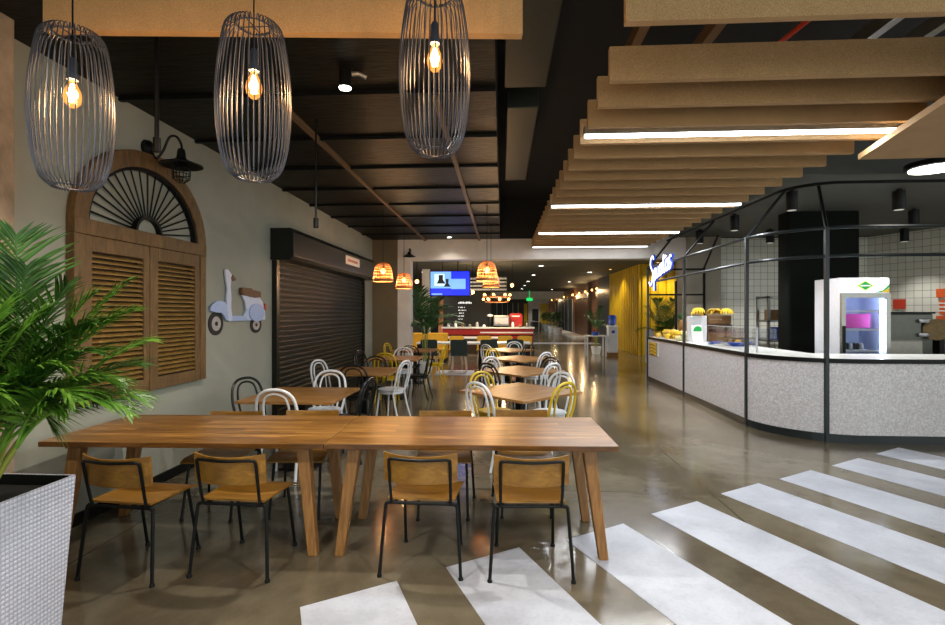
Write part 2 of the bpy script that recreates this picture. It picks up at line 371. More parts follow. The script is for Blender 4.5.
t = thing('round_ceiling_lamp', 'large round white ceiling lamp near the counter', 'ceiling light', (5.2,6.45,3.36))
MB().lathe([(.27,.04),(.29,.04),(.29,-.02),(.25,-.03)], n=32).build('rim', M['black'], t, True); MB().lathe([(.25,-.02),(.25,-.035),(.2,-.04)], n=32).build('diffuser', M['lampwhite'], t)
MB().cyl((0,0,.04),(0,0,.9),.02).build('rod', M['black'], t)
# beam over the long table
o = MB().box(-1.36, 1.36, -.03, .03, 0, .42).build('ceiling_beam', M['felt'], loc=(-1.24,2.87,3.2), rz=radians(4.2)); tag(o, 'wide tan wood fibre board hung above the cage lamps', 'ceiling board')
# services in the ceiling void
for i, (x0,x1,y0,y1,z0,z1) in enumerate(((.02,.42,2.2,4.9,3.75,4.15),(.05,.38,5.3,8.2,3.72,4.1),(2.2,2.75,-2,3.3,3.7,4.1))):
    o = MB().box(x0,x1,y0,y1,z0,z1).build('air_duct', M['duct'], bevel=.01); tag(o, ['dull green air duct in the ceiling left of the nearest slats', 'dull air duct farther along beside the slats', 'dark air duct above the nearest slats'][i], 'air duct')
for i, x in enumerate((1.15, 1.75, 3.1, 3.55)):
    o = MB().box(x-.04, x+.04, -2, 6.4, 3.9, 4.02).build('roof_joist', M['tan_rail'] if i < 2 else M['silver']); tag(o, ['leftmost brown joist above the slats','second brown joist above the slats','pale metal cable tray above the slats','rightmost pale metal tray above the slats'][i], 'joist')
tag(MB().tube([(2.35,3.0,3.75),(2.2,4.6,3.78),(1.9,6.4,3.8)], .02).build('sprinkler_pipe', M['sign_red'], smooth=True), 'thin red pipe above the ceiling slats', 'pipe')

# downlights: fixture + lamp
def spot(loc, power, col=(1,.93,.82), ang=110, blend=.6, r=.06, aim=None):
    l = bpy.data.lights.new('downlight_beam', 'SPOT'); l.energy = power; l.color = col; l.spot_size = radians(ang); l.spot_blend = blend; l.shadow_soft_size = r
    o = bpy.data.objects.new('downlight_beam', l); COL.objects.link(o); o.location = loc
    if aim: o.rotation_euler = (Vector(aim) - Vector(loc)).to_track_quat('-Z', 'Y').to_euler()
    return o
def point(loc, power, col, r=.04):
    l = bpy.data.lights.new('lamp_glow', 'POINT'); l.energy = power; l.color = col; l.shadow_soft_size = r
    o = bpy.data.objects.new('lamp_glow', l); COL.objects.link(o); o.location = loc; return o
def downlight(x, y, z, label, power=0, face='lampwhite', r=.05, group='recessed ceiling spots', col=(1,.93,.82), ang=120):
    t = thing('downlight', label, 'ceiling light', (x, y, z), 0, group)
    MB().lathe([(r*1.3,0),(r*1.3,-.012),(r,-.012),(r,-.002)], n=20).build('trim_ring', M['white_metal'], t)
    MB().lathe([(r,-.002),(r*.98,-.008),(.001,-.009)], n=20).build('lens', M[face], t)
    if power: spot((x, y, z-.06), power, col, ang)

# spot on a stem that hangs from the dark ceiling
t = thing('spot_lamp', 'single bright spotlight under the dark ceiling between the cage lamps', 'ceiling light', (-1.165,3.73,3.27))
MB().cyl((0,0,.0),(0,0,.13),.045).build('housing', M['black'], t, True); MB().lathe([(.045,0),(.043,-.006),(.001,-.008)]).build('lens', M['lampwhite'], t)
MB().tube(spline([(.05,0,.1),(.10,.02,.11),(.15,.04,.09)]), .018, 8).build('bracket', M['silver'], t, True)
for i, (x, y) in enumerate(((-1.25,12.1),)):
    downlight(x, y, 3.4, 'recessed spot in the dark ceiling close to the white header', 12)
spot((-1.165,3.73,3.25), 130, ang=140)
for i, (x, y) in enumerate(((-1.6,-.8),(1.4,-.6),(3.6,1.2),(.9,1.4),(-1.8,1.3))):  # out-of-view spots, added as fill for the near floor
    downlight(x, y, 3.4, 'added unseen ceiling spot filling the foreground floor with light', 95, ang=130)

# ------------------------------------------------------------------ hanging things over the long table
def cage_pendant(loc, H, label, cord_top):
    t = thing('cage_pendant', label, 'pendant lamp', loc, 0, 'wire cage pendants above the long table')
    prof = [(.080,.372),(.088,.388),(.110,.384),(.136,.35),(.152,.27),(.168,.15),(.176,.02),(.173,-.10),(.161,-.22),(.141,-.31),(.120,-.354),(.097,-.376),(.082,-.388),(.076,-.380)]
    P = spline([(r, 0, z*H/.8) for r, z in prof], 3)
    cg = MB(); n = 40
    for k in range(n):
        a = 2*pi*k/n; cg.tube([(p.x*cos(a), p.x*sin(a), p.z) for p in P], .0029, 5)
    for r, z in ((.080,.372),(.076,-.380)):
        cg.tube([(r*cos(2*pi*k/24), r*sin(2*pi*k/24), z*H/.8) for k in range(24)], .004, 6, True)
    for k in range(4): cg.tube([(0,0,.372*H/.8),(.08*cos(k*pi/2),.08*sin(k*pi/2),.372*H/.8)], .003, 5)
    cg.build('cage', M['cagewire'], t, True)
    BU = .08
    MB().cyl((0,0,.14+BU),(0,0,cord_top-loc[2]),.004,n=8).build('cord', M['black'], t)
    MB().lathe([(.012,.18+BU),(.02,.165+BU),(.022,.10+BU),(.026,.098+BU),(.026,.07+BU),(.02,.068+BU)], n=20).build('socket', M['cagewire'], t, True)
    MB().lathe([(.014,.068+BU),(.018,.05+BU),(.034,.015+BU),(.040,-.015+BU),(.034,-.045+BU),(.016,-.066+BU),(.001,-.07+BU)], n=20).build('bulb', M['amber'], t, True)
    f = MB()
    for k in range(6):
        a = k*pi/3; f.tube([(.005*cos(a),.005*sin(a),.05+BU),(.016*cos(a),.016*sin(a),.012+BU),(.013*cos(a+.5),.013*sin(a+.5),-.04+BU)], .0028, 5)
    f.build('filament', M['filament'], t)
    point((loc[0], loc[1], loc[2]+BU), 16, (1,.56,.24), .03)
cage_pendant((-2.13,2.415,2.605), .80, 'leftmost black wire cage pendant, above the palm side of the table', 4.3)
cage_pendant((-1.237,2.48,2.655), .80, 'middle black wire cage pendant above the table', 4.3)
cage_pendant((-.335,2.53,2.79), .82, 'rightmost black wire cage pendant above the table', 4.3)
for i, (x, y, z0) in enumerate(((-2.232,3.18,2.64),(-1.734,4.67,2.39))):
    t = thing('hanging_cable', ['long black cable rod hanging in front of the arched shutter', 'thin black cable rod hanging before the roller shutter'][i], 'cable', (x, y, z0))
    MB().cyl((0,0,.05),(0,0,3.4-z0),.014 if i == 0 else .009, n=8).build('rod', M['black'], t); MB().cyl((0,0,0),(0,0,.09),.024, n=10).build('connector', M['black'], t, True)

# ------------------------------------------------------------------ left wall things
# arched shutter
AX = -3.2; cy = 4.40; zs = 2.30
t = thing('arched_shutter', 'tall arched wooden shutter window mounted on the left wall', 'window shutter', (AX, cy, .9))
def ell(a, b, n=28, s=0, e=180): return [(a*cos(radians(s+(e-s)*i/n)), b*sin(radians(s+(e-s)*i/n))) for i in range(n+1)]
O = (0,0,zs-.9); U = (0,1,0); V = (0,0,1); NX = (.07,0,0)
MB().ring(ell(.835,.715), ell(.70,.575), O, U, V, NX, False).build('arch_frame', M['shutterwood'], t, bevel=.006)
MB().box(0,.075,-.835,.835,zs-.9-.11,zs-.9+.01).build('transom', M['shutterwood'], t, bevel=.006)
for y0 in (-.835, .735): MB().box(0,.07,y0,y0+.10,0,zs-.9-.11).build('frame_post', M['shutterwood'], t, bevel=.005)
fan = MB(); fan.ring(ell(.70,.575), ell(.672,.547), O, U, V, (.05,0,0), False); fan.ring(ell(.175,.16), ell(.15,.135), O, U, V, (.05,0,0), False)
for i in range(1, 20):
    a = radians(180*i/20); p = Vector((.025, .16*cos(a), zs-.9+.148*sin(a))); q = Vector((.025, .685*cos(a), zs-.9+.56*sin(a)))
    fan.tube([p, q], .0075, 6)
fan.build('fanlight_bars', M['black'], t)
for s, (y0, y1) in enumerate(((-.735,-.02),(.02,.735))):
    l = MB(); l.box(.01,.06,y0,y0+.075,.0,zs-1.01); l.box(.01,.06,y1-.075,y1,.0,zs-1.01); l.box(.01,.06,y0+.075,y1-.075,.0,.11); l.box(.01,.06,y0+.075,y1-.075,zs-1.01-.12,zs-1.01)
    lf = l.build('shutter_leaf', M['shutterwood'], t, bevel=.004)
    sl = MB(); n = 25; zb, zt = .12, zs-1.01-.13
    for i in range(n):
        z = zb + (zt-zb)*(i+.5)/n; sl.hexa([(.012,y0+.075,z+.010),(.052,y0+.075,z-.012),(.052,y1-.075,z-.012),(.012,y1-.075,z+.010)], [(.012,y0+.075,z+.020),(.052,y0+.075,z-.002),(.052,y1-.075,z-.002),(.012,y1-.075,z+.020)])
    sl.build('louvres', M['louvre'], lf)
    MB().box(.002,.008,y0+.075,y1-.075,.11,zs-1.13).build('backing', M['brown_dark'], lf)
MB().box(0,.065,-.02,.02,0,zs-1.01).build('centre_bead', M['shutterwood'], t)

# barn style wall lamp
t = thing('wall_lamp', 'black gooseneck wall lamp with wire guard beside the arch', 'wall lamp', (-3.2,4.42,3.08))
MB().tube([(0,0,0),(.03,0,0),(.05,0,0)], [.075,.07,.03], 20).build('wall_plate', M['black'], t, True)
MB().tube(spline([(.03,0,0),(.09,0,-.09),(.15,.01,-.02),(.20,.02,.10),(.26,.03,.11),(.30,.04,.04),(.30,.04,-.02)], 5), .011, 8).build('arm', M['black'], t, True)
MB().lathe([(.028,.0),(.035,-.03),(.04,-.08),(.06,-.10),(.18,-.145),(.18,-.152),(.05,-.112),(.02,-.10)], (.30,.04,0), 28).build('lamp_shade', M['black'], t, True)
MB().lathe([(.02,-.10),(.045,-.15),(.05,-.22),(.03,-.27),(.001,-.28)], (.30,.04,0), 16).build('glass_jar', M['glass'], t, True)
g = MB()
for k in range(8):
    a = k*pi/4; g.tube([(.30+.05*cos(a),.04+.05*sin(a),-.12),(.30+.075*cos(a),.04+.075*sin(a),-.18),(.30+.07*cos(a),.04+.07*sin(a),-.27),(.30+.02*cos(a),.04+.02*sin(a),-.31)], .004, 5)
for z, r in ((-.18,.075),(-.23,.075),(-.27,.07)): g.tube([(.30+r*cos(2*pi*k/16),.04+r*sin(2*pi*k/16),z) for k in range(16)], .004, 5, True)
g.build('wire_guard', M['black'], t)
MB().ball((.12,.02,-.11),.03).build('junction_knob', M['tan_rail'], t, True)

# scooter cut-out on the wall
t = thing('scooter_wall_art', 'pale blue scooter cut-out mounted flat on the left wall', 'wall decoration', (-3.2,6.05,1.34))
def plate(name, pts, mat, x0, x1, par, smooth_n=0):
    pts = [(y-6.05, z-1.34) for y, z in pts]
    if smooth_n: pts = [(p.x, p.y) for p in spline([(a, b, 0) for a, b in pts], smooth_n, True)]
    return MB().prism(pts, (x0,0,0), (0,1,0), (0,0,1), (x1-x0,0,0)).build(name, mat, par)
def disc(cy_, cz, ry, rz, n=28): return [(cy_+ry*cos(2*pi*k/n), cz+rz*sin(2*pi*k/n)) for k in range(n)]
plate('front_shield', [(5.70,1.98),(5.68,2.09),(5.735,2.10),(5.80,2.06),(5.83,2.03),(5.81,1.98),(5.795,1.90),(5.815,1.77),(5.81,1.66),(5.83,1.575),(5.82,1.50),(5.76,1.50),(5.71,1.53),(5.715,1.77),(5.73,1.88)], M['scooter_white'], .012, .03, t)
plate('front_mudguard', [(5.383,1.615),(5.40,1.675),(5.475,1.72),(5.588,1.735),(5.68,1.715),(5.72,1.66),(5.74,1.52),(5.70,1.51),(5.655,1.56),(5.60,1.595),(5.50,1.60)], M['scooter'], .014, .034, t)
plate('floorboard', [(5.80,1.50),(5.80,1.56),(6.10,1.56),(6.17,1.60),(6.22,1.50)], M['scooter'], .010, .028, t)
plate('rear_body', [(6.10,1.56),(6.165,1.63),(6.145,1.72),(6.08,1.79),(6.06,1.81),(6.49,1.81),(6.60,1.735),(6.665,1.61),(6.672,1.505),(6.42,1.505),(6.22,1.50)], M['scooter_white'], .012, .030, t)
plate('side_cowl', disc(6.42,1.60,.2,.115), M['scooter'], .030, .045, t)
plate('saddle', [(6.027,1.897),(6.06,1.905),(6.26,1.905),(6.29,1.885),(6.32,1.885),(6.50,1.872),(6.505,1.80),(6.40,1.79),(6.24,1.80),(6.03,1.82)], M['leather'], .012, .05, t)
plate('handlebar', [(5.80,2.00),(5.83,2.04),(5.90,2.00),(5.88,1.975),(5.83,1.98)], M['leather'], .012, .04, t)
plate('tail_lamp', [(6.62,1.66),(6.65,1.72),(6.69,1.70),(6.685,1.63)], M['red_lamp'], .012, .04, t)
for (y, z, a, b) in ((5.525,1.475,.145,.13),(6.455,1.44,.145,.105)):
    w_ = plate('wheel', disc(y, z, a, b), M['rubber'], 0.0, .012, t); plate('rim', disc(y, z, a*.62, b*.62), M['chrome'], .012, .0135, w_); plate('hub', disc(y, z, a*.2, b*.2), M['rubber'], .0135, .016, w_)

# roller shutter
t = thing('roller_shutter', 'dark bronze roller shutter filling the left wall bay', 'roller shutter', (-3.2,6.93,0))
rs = MB(); z = .04; pr = []
while z < 2.36:
    pr += [(.004, z), (.036, z+.006), (.042, z+.022), (.036, z+.042), (.004, z+.056)]; z += .074
rs.add([(x, y, zz) for x, zz in pr for y in (.06, 4.55)], [(2*i, 2*i+1, 2*i+3, 2*i+2) for i in range(len(pr)-1)])
rs.build('curtain', M['shutter'], t)
for y0 in (0, 4.5): MB().box(0,.07,y0,y0+.09,0,2.40).build('guide_rail', M['boxsteel'], t)
MB().box(0,.05,.09,4.5,0,.045).build('bottom_bar', M['boxsteel'], t)
bx = MB().prism([(0,0),(.29,0),(.33,.05),(.33,.38),(.29,.44),(0,.44)], (0,-.05,2.33), (1,0,0), (0,0,1), (0,4.62,0)).build('shutter_box', M['boxsteel'], t, bevel=.004)
lp = MB().box(.331,.336,2.30,3.2,2.50,2.66).build('label_plate', M['white_paint'], bx)
mk = MB()
for k in range(9): mk.box(.336,.338,2.44+k*.07,2.44+k*.07+.045,2.555,2.605)
mk.build('label_marks', M['sign_red'], lp)

# ------------------------------------------------------------------ planter and palm
t = thing('planter', 'tapered white woven planter at the lower left corner', 'planter', (-2.52,1.98,0))
tp = [(-.42,-.42),(.42,-.42),(.42,.42),(-.42,.42)]; bt_ = [(-.34,-.34),(.39,-.34),(.39,.36),(-.34,.36)]
pl = MB(); ln = MB(); Hh = .80
for i in range(4):
    j = (i+1) % 4
    pl.add([(bt_[i][0],bt_[i][1],0),(bt_[j][0],bt_[j][1],0),(tp[j][0],tp[j][1],Hh),(tp[i][0],tp[i][1],Hh)], [(0,1,2,3)])
    k = .975; pl.add([(tp[i][0],tp[i][1],Hh),(tp[j][0],tp[j][1],Hh),(tp[j][0]*k,tp[j][1]*k,Hh),(tp[i][0]*k,tp[i][1]*k,Hh)], [(0,1,2,3)])
    ln.add([(tp[i][0]*k,tp[i][1]*k,Hh-.002),(tp[j][0]*k,tp[j][1]*k,Hh-.002),(tp[j][0]*.9,tp[j][1]*.9,Hh-.2),(tp[i][0]*.9,tp[i][1]*.9,Hh-.2)], [(0,1,2,3)])
pl.add([(x,y,0) for x,y in bt_], [(3,2,1,0)])
pl.build('body', M['weave'], t); ln.build('liner', M['black'], t)
MB().box(-.39,.39,-.39,.39,Hh-.10,Hh-.045).build('soil', M['soil'], t)

def frond_mesh(mb, pts, nl, ll, wid, rnd, start=.22, ang=58, droop=.5, sm=None):
    """feather leaf along the midrib pts; blades are folded strips that droop"""
    m = len(pts)
    mb.tube(pts, [.007*(1-.8*i/(m-1)) + .0012 for i in range(m)], 5)
    up = Vector((0,0,1))
    for k in range(nl):
        f = start + (1-start)*(k+.5)/nl; x = f*(m-1); i = min(int(x), m-2); p = pts[i].lerp(pts[i+1], x-i); tg = (pts[i+1]-pts[i]).normalized()
        sd = tg.cross(up)
        if sd.length < .05: sd = tg.cross(Vector((1,0,0)))
        sd.normalize(); nu = sd.cross(tg).normalized()
        env = (sin(pi*min(1, max(0, (f-start)/(1-start)*.86+.12)))**.6)
        for s in (-1, 1):
            L = ll*env*rnd.uniform(.85,1.1); a = radians(ang*(1-.45*f) + rnd.uniform(-6,6))
            d = (tg*cos(a) + sd*s*sin(a) + nu*rnd.uniform(.05,.3)).normalized()
            prev = None; q = p.copy(); n = 4
            wv = d.cross(nu).normalized()
            for j in range(n+1):
                u = j/n; w_ = wid*(.35 + 1.1*u if u < .45 else (1-u)*1.55)*.5 + .0006
                row = [q - wv*w_, q + nu*w_*.35, q + wv*w_]
                o = len(mb.v); mb.v += [tuple(r) for r in row]
                if prev is not None: mb.f += [(prev, prev+1, o+1, o), (prev+1, prev+2, o+2, o+1)]
                prev = o
                d = (d - up*droop*.18*(1+u)).normalized(); q = q + d*(L/n)
def arch_pts(base, tip, lift, n=12):
    b, t_ = Vector(base), Vector(tip); mid = b.lerp(t_, .5) + Vector((0,0,lift)); c1 = b.lerp(mid, .6) + Vector((0,0,lift*.5))
    out = []
    for i in range(n+1):
        u = i/n; out.append(b*(1-u)**3 + c1*3*u*(1-u)**2 + (mid*.35 + t_*.65 + Vector((0,0,lift*.35)))*3*u*u*(1-u) + t_*u**3)
    return out
rnd = random.Random(3)
t = thing('areca_palm', 'feathery green palm growing in the white planter', 'plant', (-2.35,2.05,.75))
canes = []
for k in range(24):
    a = 2*pi*k*.382 + rnd.uniform(-.2,.2); r0 = rnd.uniform(.03,.13); lean = rnd.uniform(.05,.20); h = rnd.uniform(.34,.52)
    b0 = Vector((r0*cos(a), r0*sin(a), -.09)); tpt = b0 + Vector((lean*cos(a)+.03, lean*sin(a)*.8, h))
    MB().tube(spline([b0, b0.lerp(tpt,.5)+Vector((-.01,0,.03)), tpt], 4), [.0085]*8+[.006], 8).build('cane', M['stem'], t, True); canes.append(tpt)
# (tip relative to the base, lift, leaflet length)
tips = [((.17,.12,1.20),.05,.30),((-.12,.10,1.10),.10,.27),((.62,.23,1.00),.16,.17),((.34,.20,.98),.14,.22),((.76,.18,.72),.24,.20),((.73,.18,.45),.34,.22),((.60,.06,.68),.24,.22),((.74,.06,.42),.34,.22),((.50,.0,.62),.28,.24),((.62,.30,.60),.24,.22),
        ((.45,.25,.80),.2,.22),((.22,.0,.86),.16,.26),((.26,-.10,.70),.22,.26),((-.05,-.2,.86),.18,.26),((-.25,.2,.8),.2,.25),((-.3,-.1,.7),.22,.25),((.38,.10,.60),.28,.24),((.20,.28,.62),.26,.22),((.45,.34,.5),.28,.2),((.36,-.14,.52),.32,.24),
        ((.08,.05,.72),.2,.24),((.52,.16,.46),.34,.22),((.14,-.16,.56),.28,.25),((.66,.12,.54),.30,.2),((.02,.25,.7),.2,.24),((-.1,-.05,.66),.2,.25),((.30,.06,.48),.34,.24),((.18,-.05,.98),.1,.27),((.58,-.04,.50),.32,.22),((.45,.2,.92),.16,.22),((.24,.1,1.05),.1,.26),((.0,.15,1.15),.1,.28),((.66,.2,.86),.2,.2),((.55,.1,.80),.22,.22),((.36,.05,.85),.16,.24)]
for k in range(18):
    a = 2.4*k; q = rnd.uniform(.10,.42); tips.append(((q*cos(a)+.12, q*sin(a)*.7, rnd.uniform(.45,.85) - q*.4), rnd.uniform(.2,.32), rnd.uniform(.2,.27)))
used = [0]*len(canes)
for k, (tip, lift, ll) in enumerate(tips):
    ci = min(range(len(canes)), key=lambda q: (canes[q] - Vector(tip)*.5).length + used[q]*.14); used[ci] += 1; cb = canes[ci]
    mb = MB(); frond_mesh(mb, arch_pts(cb, tip, lift*.5), 30, ll, .017, rnd, .14, 60, .5 if k > 1 else .3)
    mb.build('frond', M['leaf_a'] if k % 3 else M['leaf_b'], t, True)

# ------------------------------------------------------------------ long tables
TR = radians(1.5)
def long_table(loc, label, L):
    t = thing('long_table', label, 'dining table', loc, TR, 'long wooden dining tables')
    MB().box(0, L, 0, .90, .715, .75).build('tabletop', M['table'], t, bevel=.004)
    MB().box(.12, L-.12, .26, .29, .66, .715).build('rail', M['table_leg'], t); MB().box(.12, L-.12, .61, .64, .66, .715).build('rail', M['table_leg'], t)
    for x in (.18, L-.18): MB().box(x-.045, x+.045, .06, .84, .69, .715).build('batten', M['table_leg'], t)
    for x0, sx in ((.17, -1), (L-.17, 1)):
        for y0, y1 in ((.13, .075), (.72, .68)):
            fx = x0 + sx*.085; a_, b_ = .042, .03
            MB().hexa([(fx-b_,y1-b_,0),(fx+b_,y1-b_,0),(fx+b_,y1+b_,0),(fx-b_,y1+b_,0)], [(x0-a_,y0-a_,.70),(x0+a_,y0-a_,.70),(x0+a_,y0+a_,.70),(x0-a_,y0+a_,.70)]).build('leg', M['table_leg'], t, bevel=.006)
P0 = Vector((-3.05,3.185,0)); ux = Vector((cos(TR), sin(TR), 0))
long_table(P0, 'long wooden dining table nearest the palm', 1.895); long_table(P0 + ux*1.90, 'long wooden dining table on the right beside the floor stripes', 1.895)

# school style dining chairs (front is +Y)
def dining_chair(loc, rz, label, group):
    t = thing('dining_chair', label, 'chair', loc, rz, group)
    # moulded plywood seat
    nx, ny = 8, 8; vs = []; fs = []
    for zo in (0, -.012):
        for j in range(ny+1):
            for i in range(nx+1):
                u = i/nx*2-1; v = j/ny; w_ = .205 + .015*v
                vs.append((u*w_, -.20 + .41*v, .462 + zo - .016*(1-u*u)*sin(pi*min(1,v*1.1)) - (.02*max(0,(v-.8)/.2)**2) + .006*(1-v)))
    K = (nx+1)*(ny+1)
    for j in range(ny):
        for i in range(nx):
            q = j*(nx+1)+i; fs += [(q,q+1,q+nx+2,q+nx+1), (K+q,K+q+nx+1,K+q+nx+2,K+q+1)]
    rim = [i for i in range(nx)] + [nx+(nx+1)*j for j in range(ny)] + [K//1 - 1 - i for i in range(nx)] + [(nx+1)*(ny-j) for j in range(ny)]
    for a_, b_ in zip(rim, rim[1:]+rim[:1]): fs.append((b_, a_, a_+K, b_+K))
    MB().add(vs, fs).build('seat', M['ply'], t, True)
    # curved backrest
    vs = []; fs = []; n = 12
    for i in range(n+1):
        u = i/n*2-1; y = -.215 + .058*u*u - .058; x = .225*u; h0 = .578 - .004*(1-u*u); h1 = .756 - .014*(1-u*u)
        vs += [(x, y, h0), (x, y-.018, h1), (x, y+.012, h0), (x, y-.006, h1)]
    for i in range(n):
        q = 4*i; fs += [(q,q+4,q+5,q+1),(q+2,q+3,q+7,q+6),(q+1,q+5,q+7,q+3),(q,q+2,q+6,q+4)]
    fs += [(0,1,3,2),(4*n,4*n+2,4*n+3,4*n+1)]
    MB().add(vs, fs).build('backrest', M['ply'], t, True)
    R = .0105
    MB().tube(spline([(-.182,-.205,.435),(-.184,-.225,.52),(-.186,-.262,.70),(-.176,-.272,.722),(-.15,-.285,.728),(0,-.304,.726),(.15,-.285,.728),(.176,-.272,.722),(.186,-.262,.70),(.184,-.225,.52),(.182,-.205,.435)], 5), R*.9, 8).build('back_frame', M['black'], t, True)
    s = MB(); s.tube([(-.205,-.20,.437),(.205,-.20,.437)], R, 8)
    s.tube([(-.17,.15,.437),(.17,.15,.437)], R, 8)
    for x in (-.165,.165): s.tube([(x,-.2,.437),(x,.15,.437)], R, 8)
    s.build('seat_frame', M['black'], t, True)
    for x in (-1, 1):
        MB().tube(spline([(x*.19,-.20,.437),(x*.212,-.2,.43),(x*.222,-.204,.40),(x*.248,-.242,.01)], 4), R, 8).build('leg', M['black'], t, True)
        MB().tube(spline([(x*.16,.15,.437),(x*.175,.152,.43),(x*.182,.155,.40),(x*.192,.235,.01)], 4), R, 8).build('leg', M['black'], t, True)
    ft = MB()
    for x, y in ((.248,-.242),(-.248,-.242),(.192,.235),(-.192,.235)): ft.lathe([(.015,0),(.015,.012),(.011,.022)], (x,y,0), 12)
    for k in kids(t):
        pass
    return t, ft
base, ft = dining_chair((0,0,0), 0, '', 'plywood chairs along the near side of the long table')
feet = [( .248,-.242),(-.248,-.242),(.192,.235),(-.192,.235)]
for lg in [k for k in kids(base) if k.name.startswith('leg')]:
    v = min((x.co for x in lg.data.vertices), key=lambda c: c.z)
    fx, fy = min(feet, key=lambda f: (f[0]-v.x)**2 + (f[1]-v.y)**2)
    MB().lathe([(.015,0),(.015,.012),(.0105,.022)], (fx,fy,0), 12).build('foot_cap', M['black'], lg, True)
near = [((-2.265,3.125,0),-5,'plywood dining chair with black legs, nearest the planter, back to the viewer'), ((-1.625,3.205,0),-3,'plywood dining chair with black legs, second from the planter, back to the viewer'),
        ((-.485,3.285,0),-2,'plywood dining chair with black legs, back to the viewer, left of the end chair'), ((.165,3.275,0),2.5,'plywood dining chair with black legs standing on the white stripe at the table end')]
far = [((-2.27,4.02,0),181,'plywood chair tucked behind the long table at its left end'), ((-1.62,4.09,0),183,'plywood chair behind the long table, second from its left end'),
       ((-.47,4.14,0),184,'plywood chair behind the long table near its middle right'), ((.18,4.22,0),183,'plywood chair tucked behind the long table at its right end')]
for k, (p, r, lab) in enumerate(near + far):
    c = base if k == 0 else copy_tree(base)
    c.location = p; c.rotation_euler.z = radians(r); c['label'] = lab
    c['group'] = 'plywood chairs along the near side of the long table' if k < 4 else 'plywood chairs along the far side of the long table'

# ------------------------------------------------------------------ bistro tables and bentwood chairs
def bistro_table(loc, rz, label, base_=[None]):
    if base_[0] is None:
        t = thing('bistro_table', label, 'dining table', loc, rz, 'square bistro tables in two rows')
        MB().box(-.475,.475,-.475,.475,.722,.75).build('tabletop', M['bistrotop'], t, bevel=.004)
        MB().box(-.04,.04,-.04,.04,.02,.72).build('column', M['black'], t); MB().box(-.25,.25,-.25,.25,.70,.722).build('top_plate', M['black'], t)
        MB().box(-.18,.18,-.18,.18,0,.02).build('base_plate', M['black'], t, bevel=.004); base_[0] = t
    else:
        t = copy_tree(base_[0]); t.location = loc; t.rotation_euler.z = rz; t['label'] = label
    return t
TB = [(-2.08,5.22,0,'square wooden bistro table before the roller shutter, nearest in the left row'), (-2.02,7.38,0,'second square bistro table in the left row beside the roller shutter'), (-2.0,9.5,0,'third square bistro table in the left row'), (-1.98,11.55,0,'last square bistro table in the left row by the pilaster'),
      (.2,5.57,45,'diamond-set bistro table nearest behind the long table in the right row'), (.26,7.57,45,'second diamond-set bistro table in the right row'), (.32,9.55,45,'third diamond-set bistro table in the right row'), (.12,11.75,45,'last diamond-set bistro table in the right row before the opening')]
for x, y, r, lab in TB: bistro_table((x, y, 0), radians(r), lab)

def bentwood_chair(color, mat):
    t = thing('bistro_chair', '', 'chair', (0,0,0), 0, 'bentwood style metal bistro chairs')
    MB().lathe([(.02,.438),(.185,.438),(.198,.446),(.200,.456),(.192,.464),(.16,.460),(.001,.456)], n=28).build('seat', mat, t, True)
    MB().lathe([(.172,.40),(.180,.40),(.180,.438),(.172,.438)], n=28, caps=False).build('apron', mat, t, True)
    P = [(-.165,-.13,.42),(-.19,-.175,.55),(-.196,-.205,.68),(-.17,-.232,.80),(-.10,-.25,.867),(0,-.255,.885),(.10,-.25,.867),(.17,-.232,.80),(.196,-.205,.68),(.19,-.175,.55),(.165,-.13,.42)]
    MB().tube(spline(P, 5), .0145, 8).build('back_hoop', mat, t, True)
    P = [(-.10,-.165,.45),(-.115,-.185,.56),(-.124,-.21,.68),(-.104,-.232,.79),(-.06,-.243,.832),(0,-.246,.845),(.06,-.243,.832),(.104,-.232,.79),(.124,-.21,.68),(.115,-.185,.56),(.10,-.165,.45)]
    MB().tube(spline(P, 5), .011, 8).build('inner_hoop', mat, t, True)
    for x in (-1, 1):
        MB().tube(spline([(x*.165,-.13,.43),(x*.175,-.16,.25),(x*.185,-.23,.005)], 4), .0135, 8).build('leg', mat, t, True)
        MB().tube(spline([(x*.135,.12,.43),(x*.15,.135,.25),(x*.17,.16,.005)], 4), .0135, 8).build('leg', mat, t, True)
    return t
proto = {}
def place_chair(color, x, y, face, label):
    """x, y: where the back of the chair is; face: heading in degrees of the sitter (0 = +Y, away from the viewer)"""
    a = radians(face); dx, dy = -sin(a), cos(a); px, py = x + dx*.25, y + dy*.25
    if color not in proto:
        proto[color] = t = bentwood_chair(color, M[color + '_metal'])
    else: t = copy_tree(proto[color])
    t.location = (px, py, 0); t.rotation_euler.z = a; t['label'] = label; return t
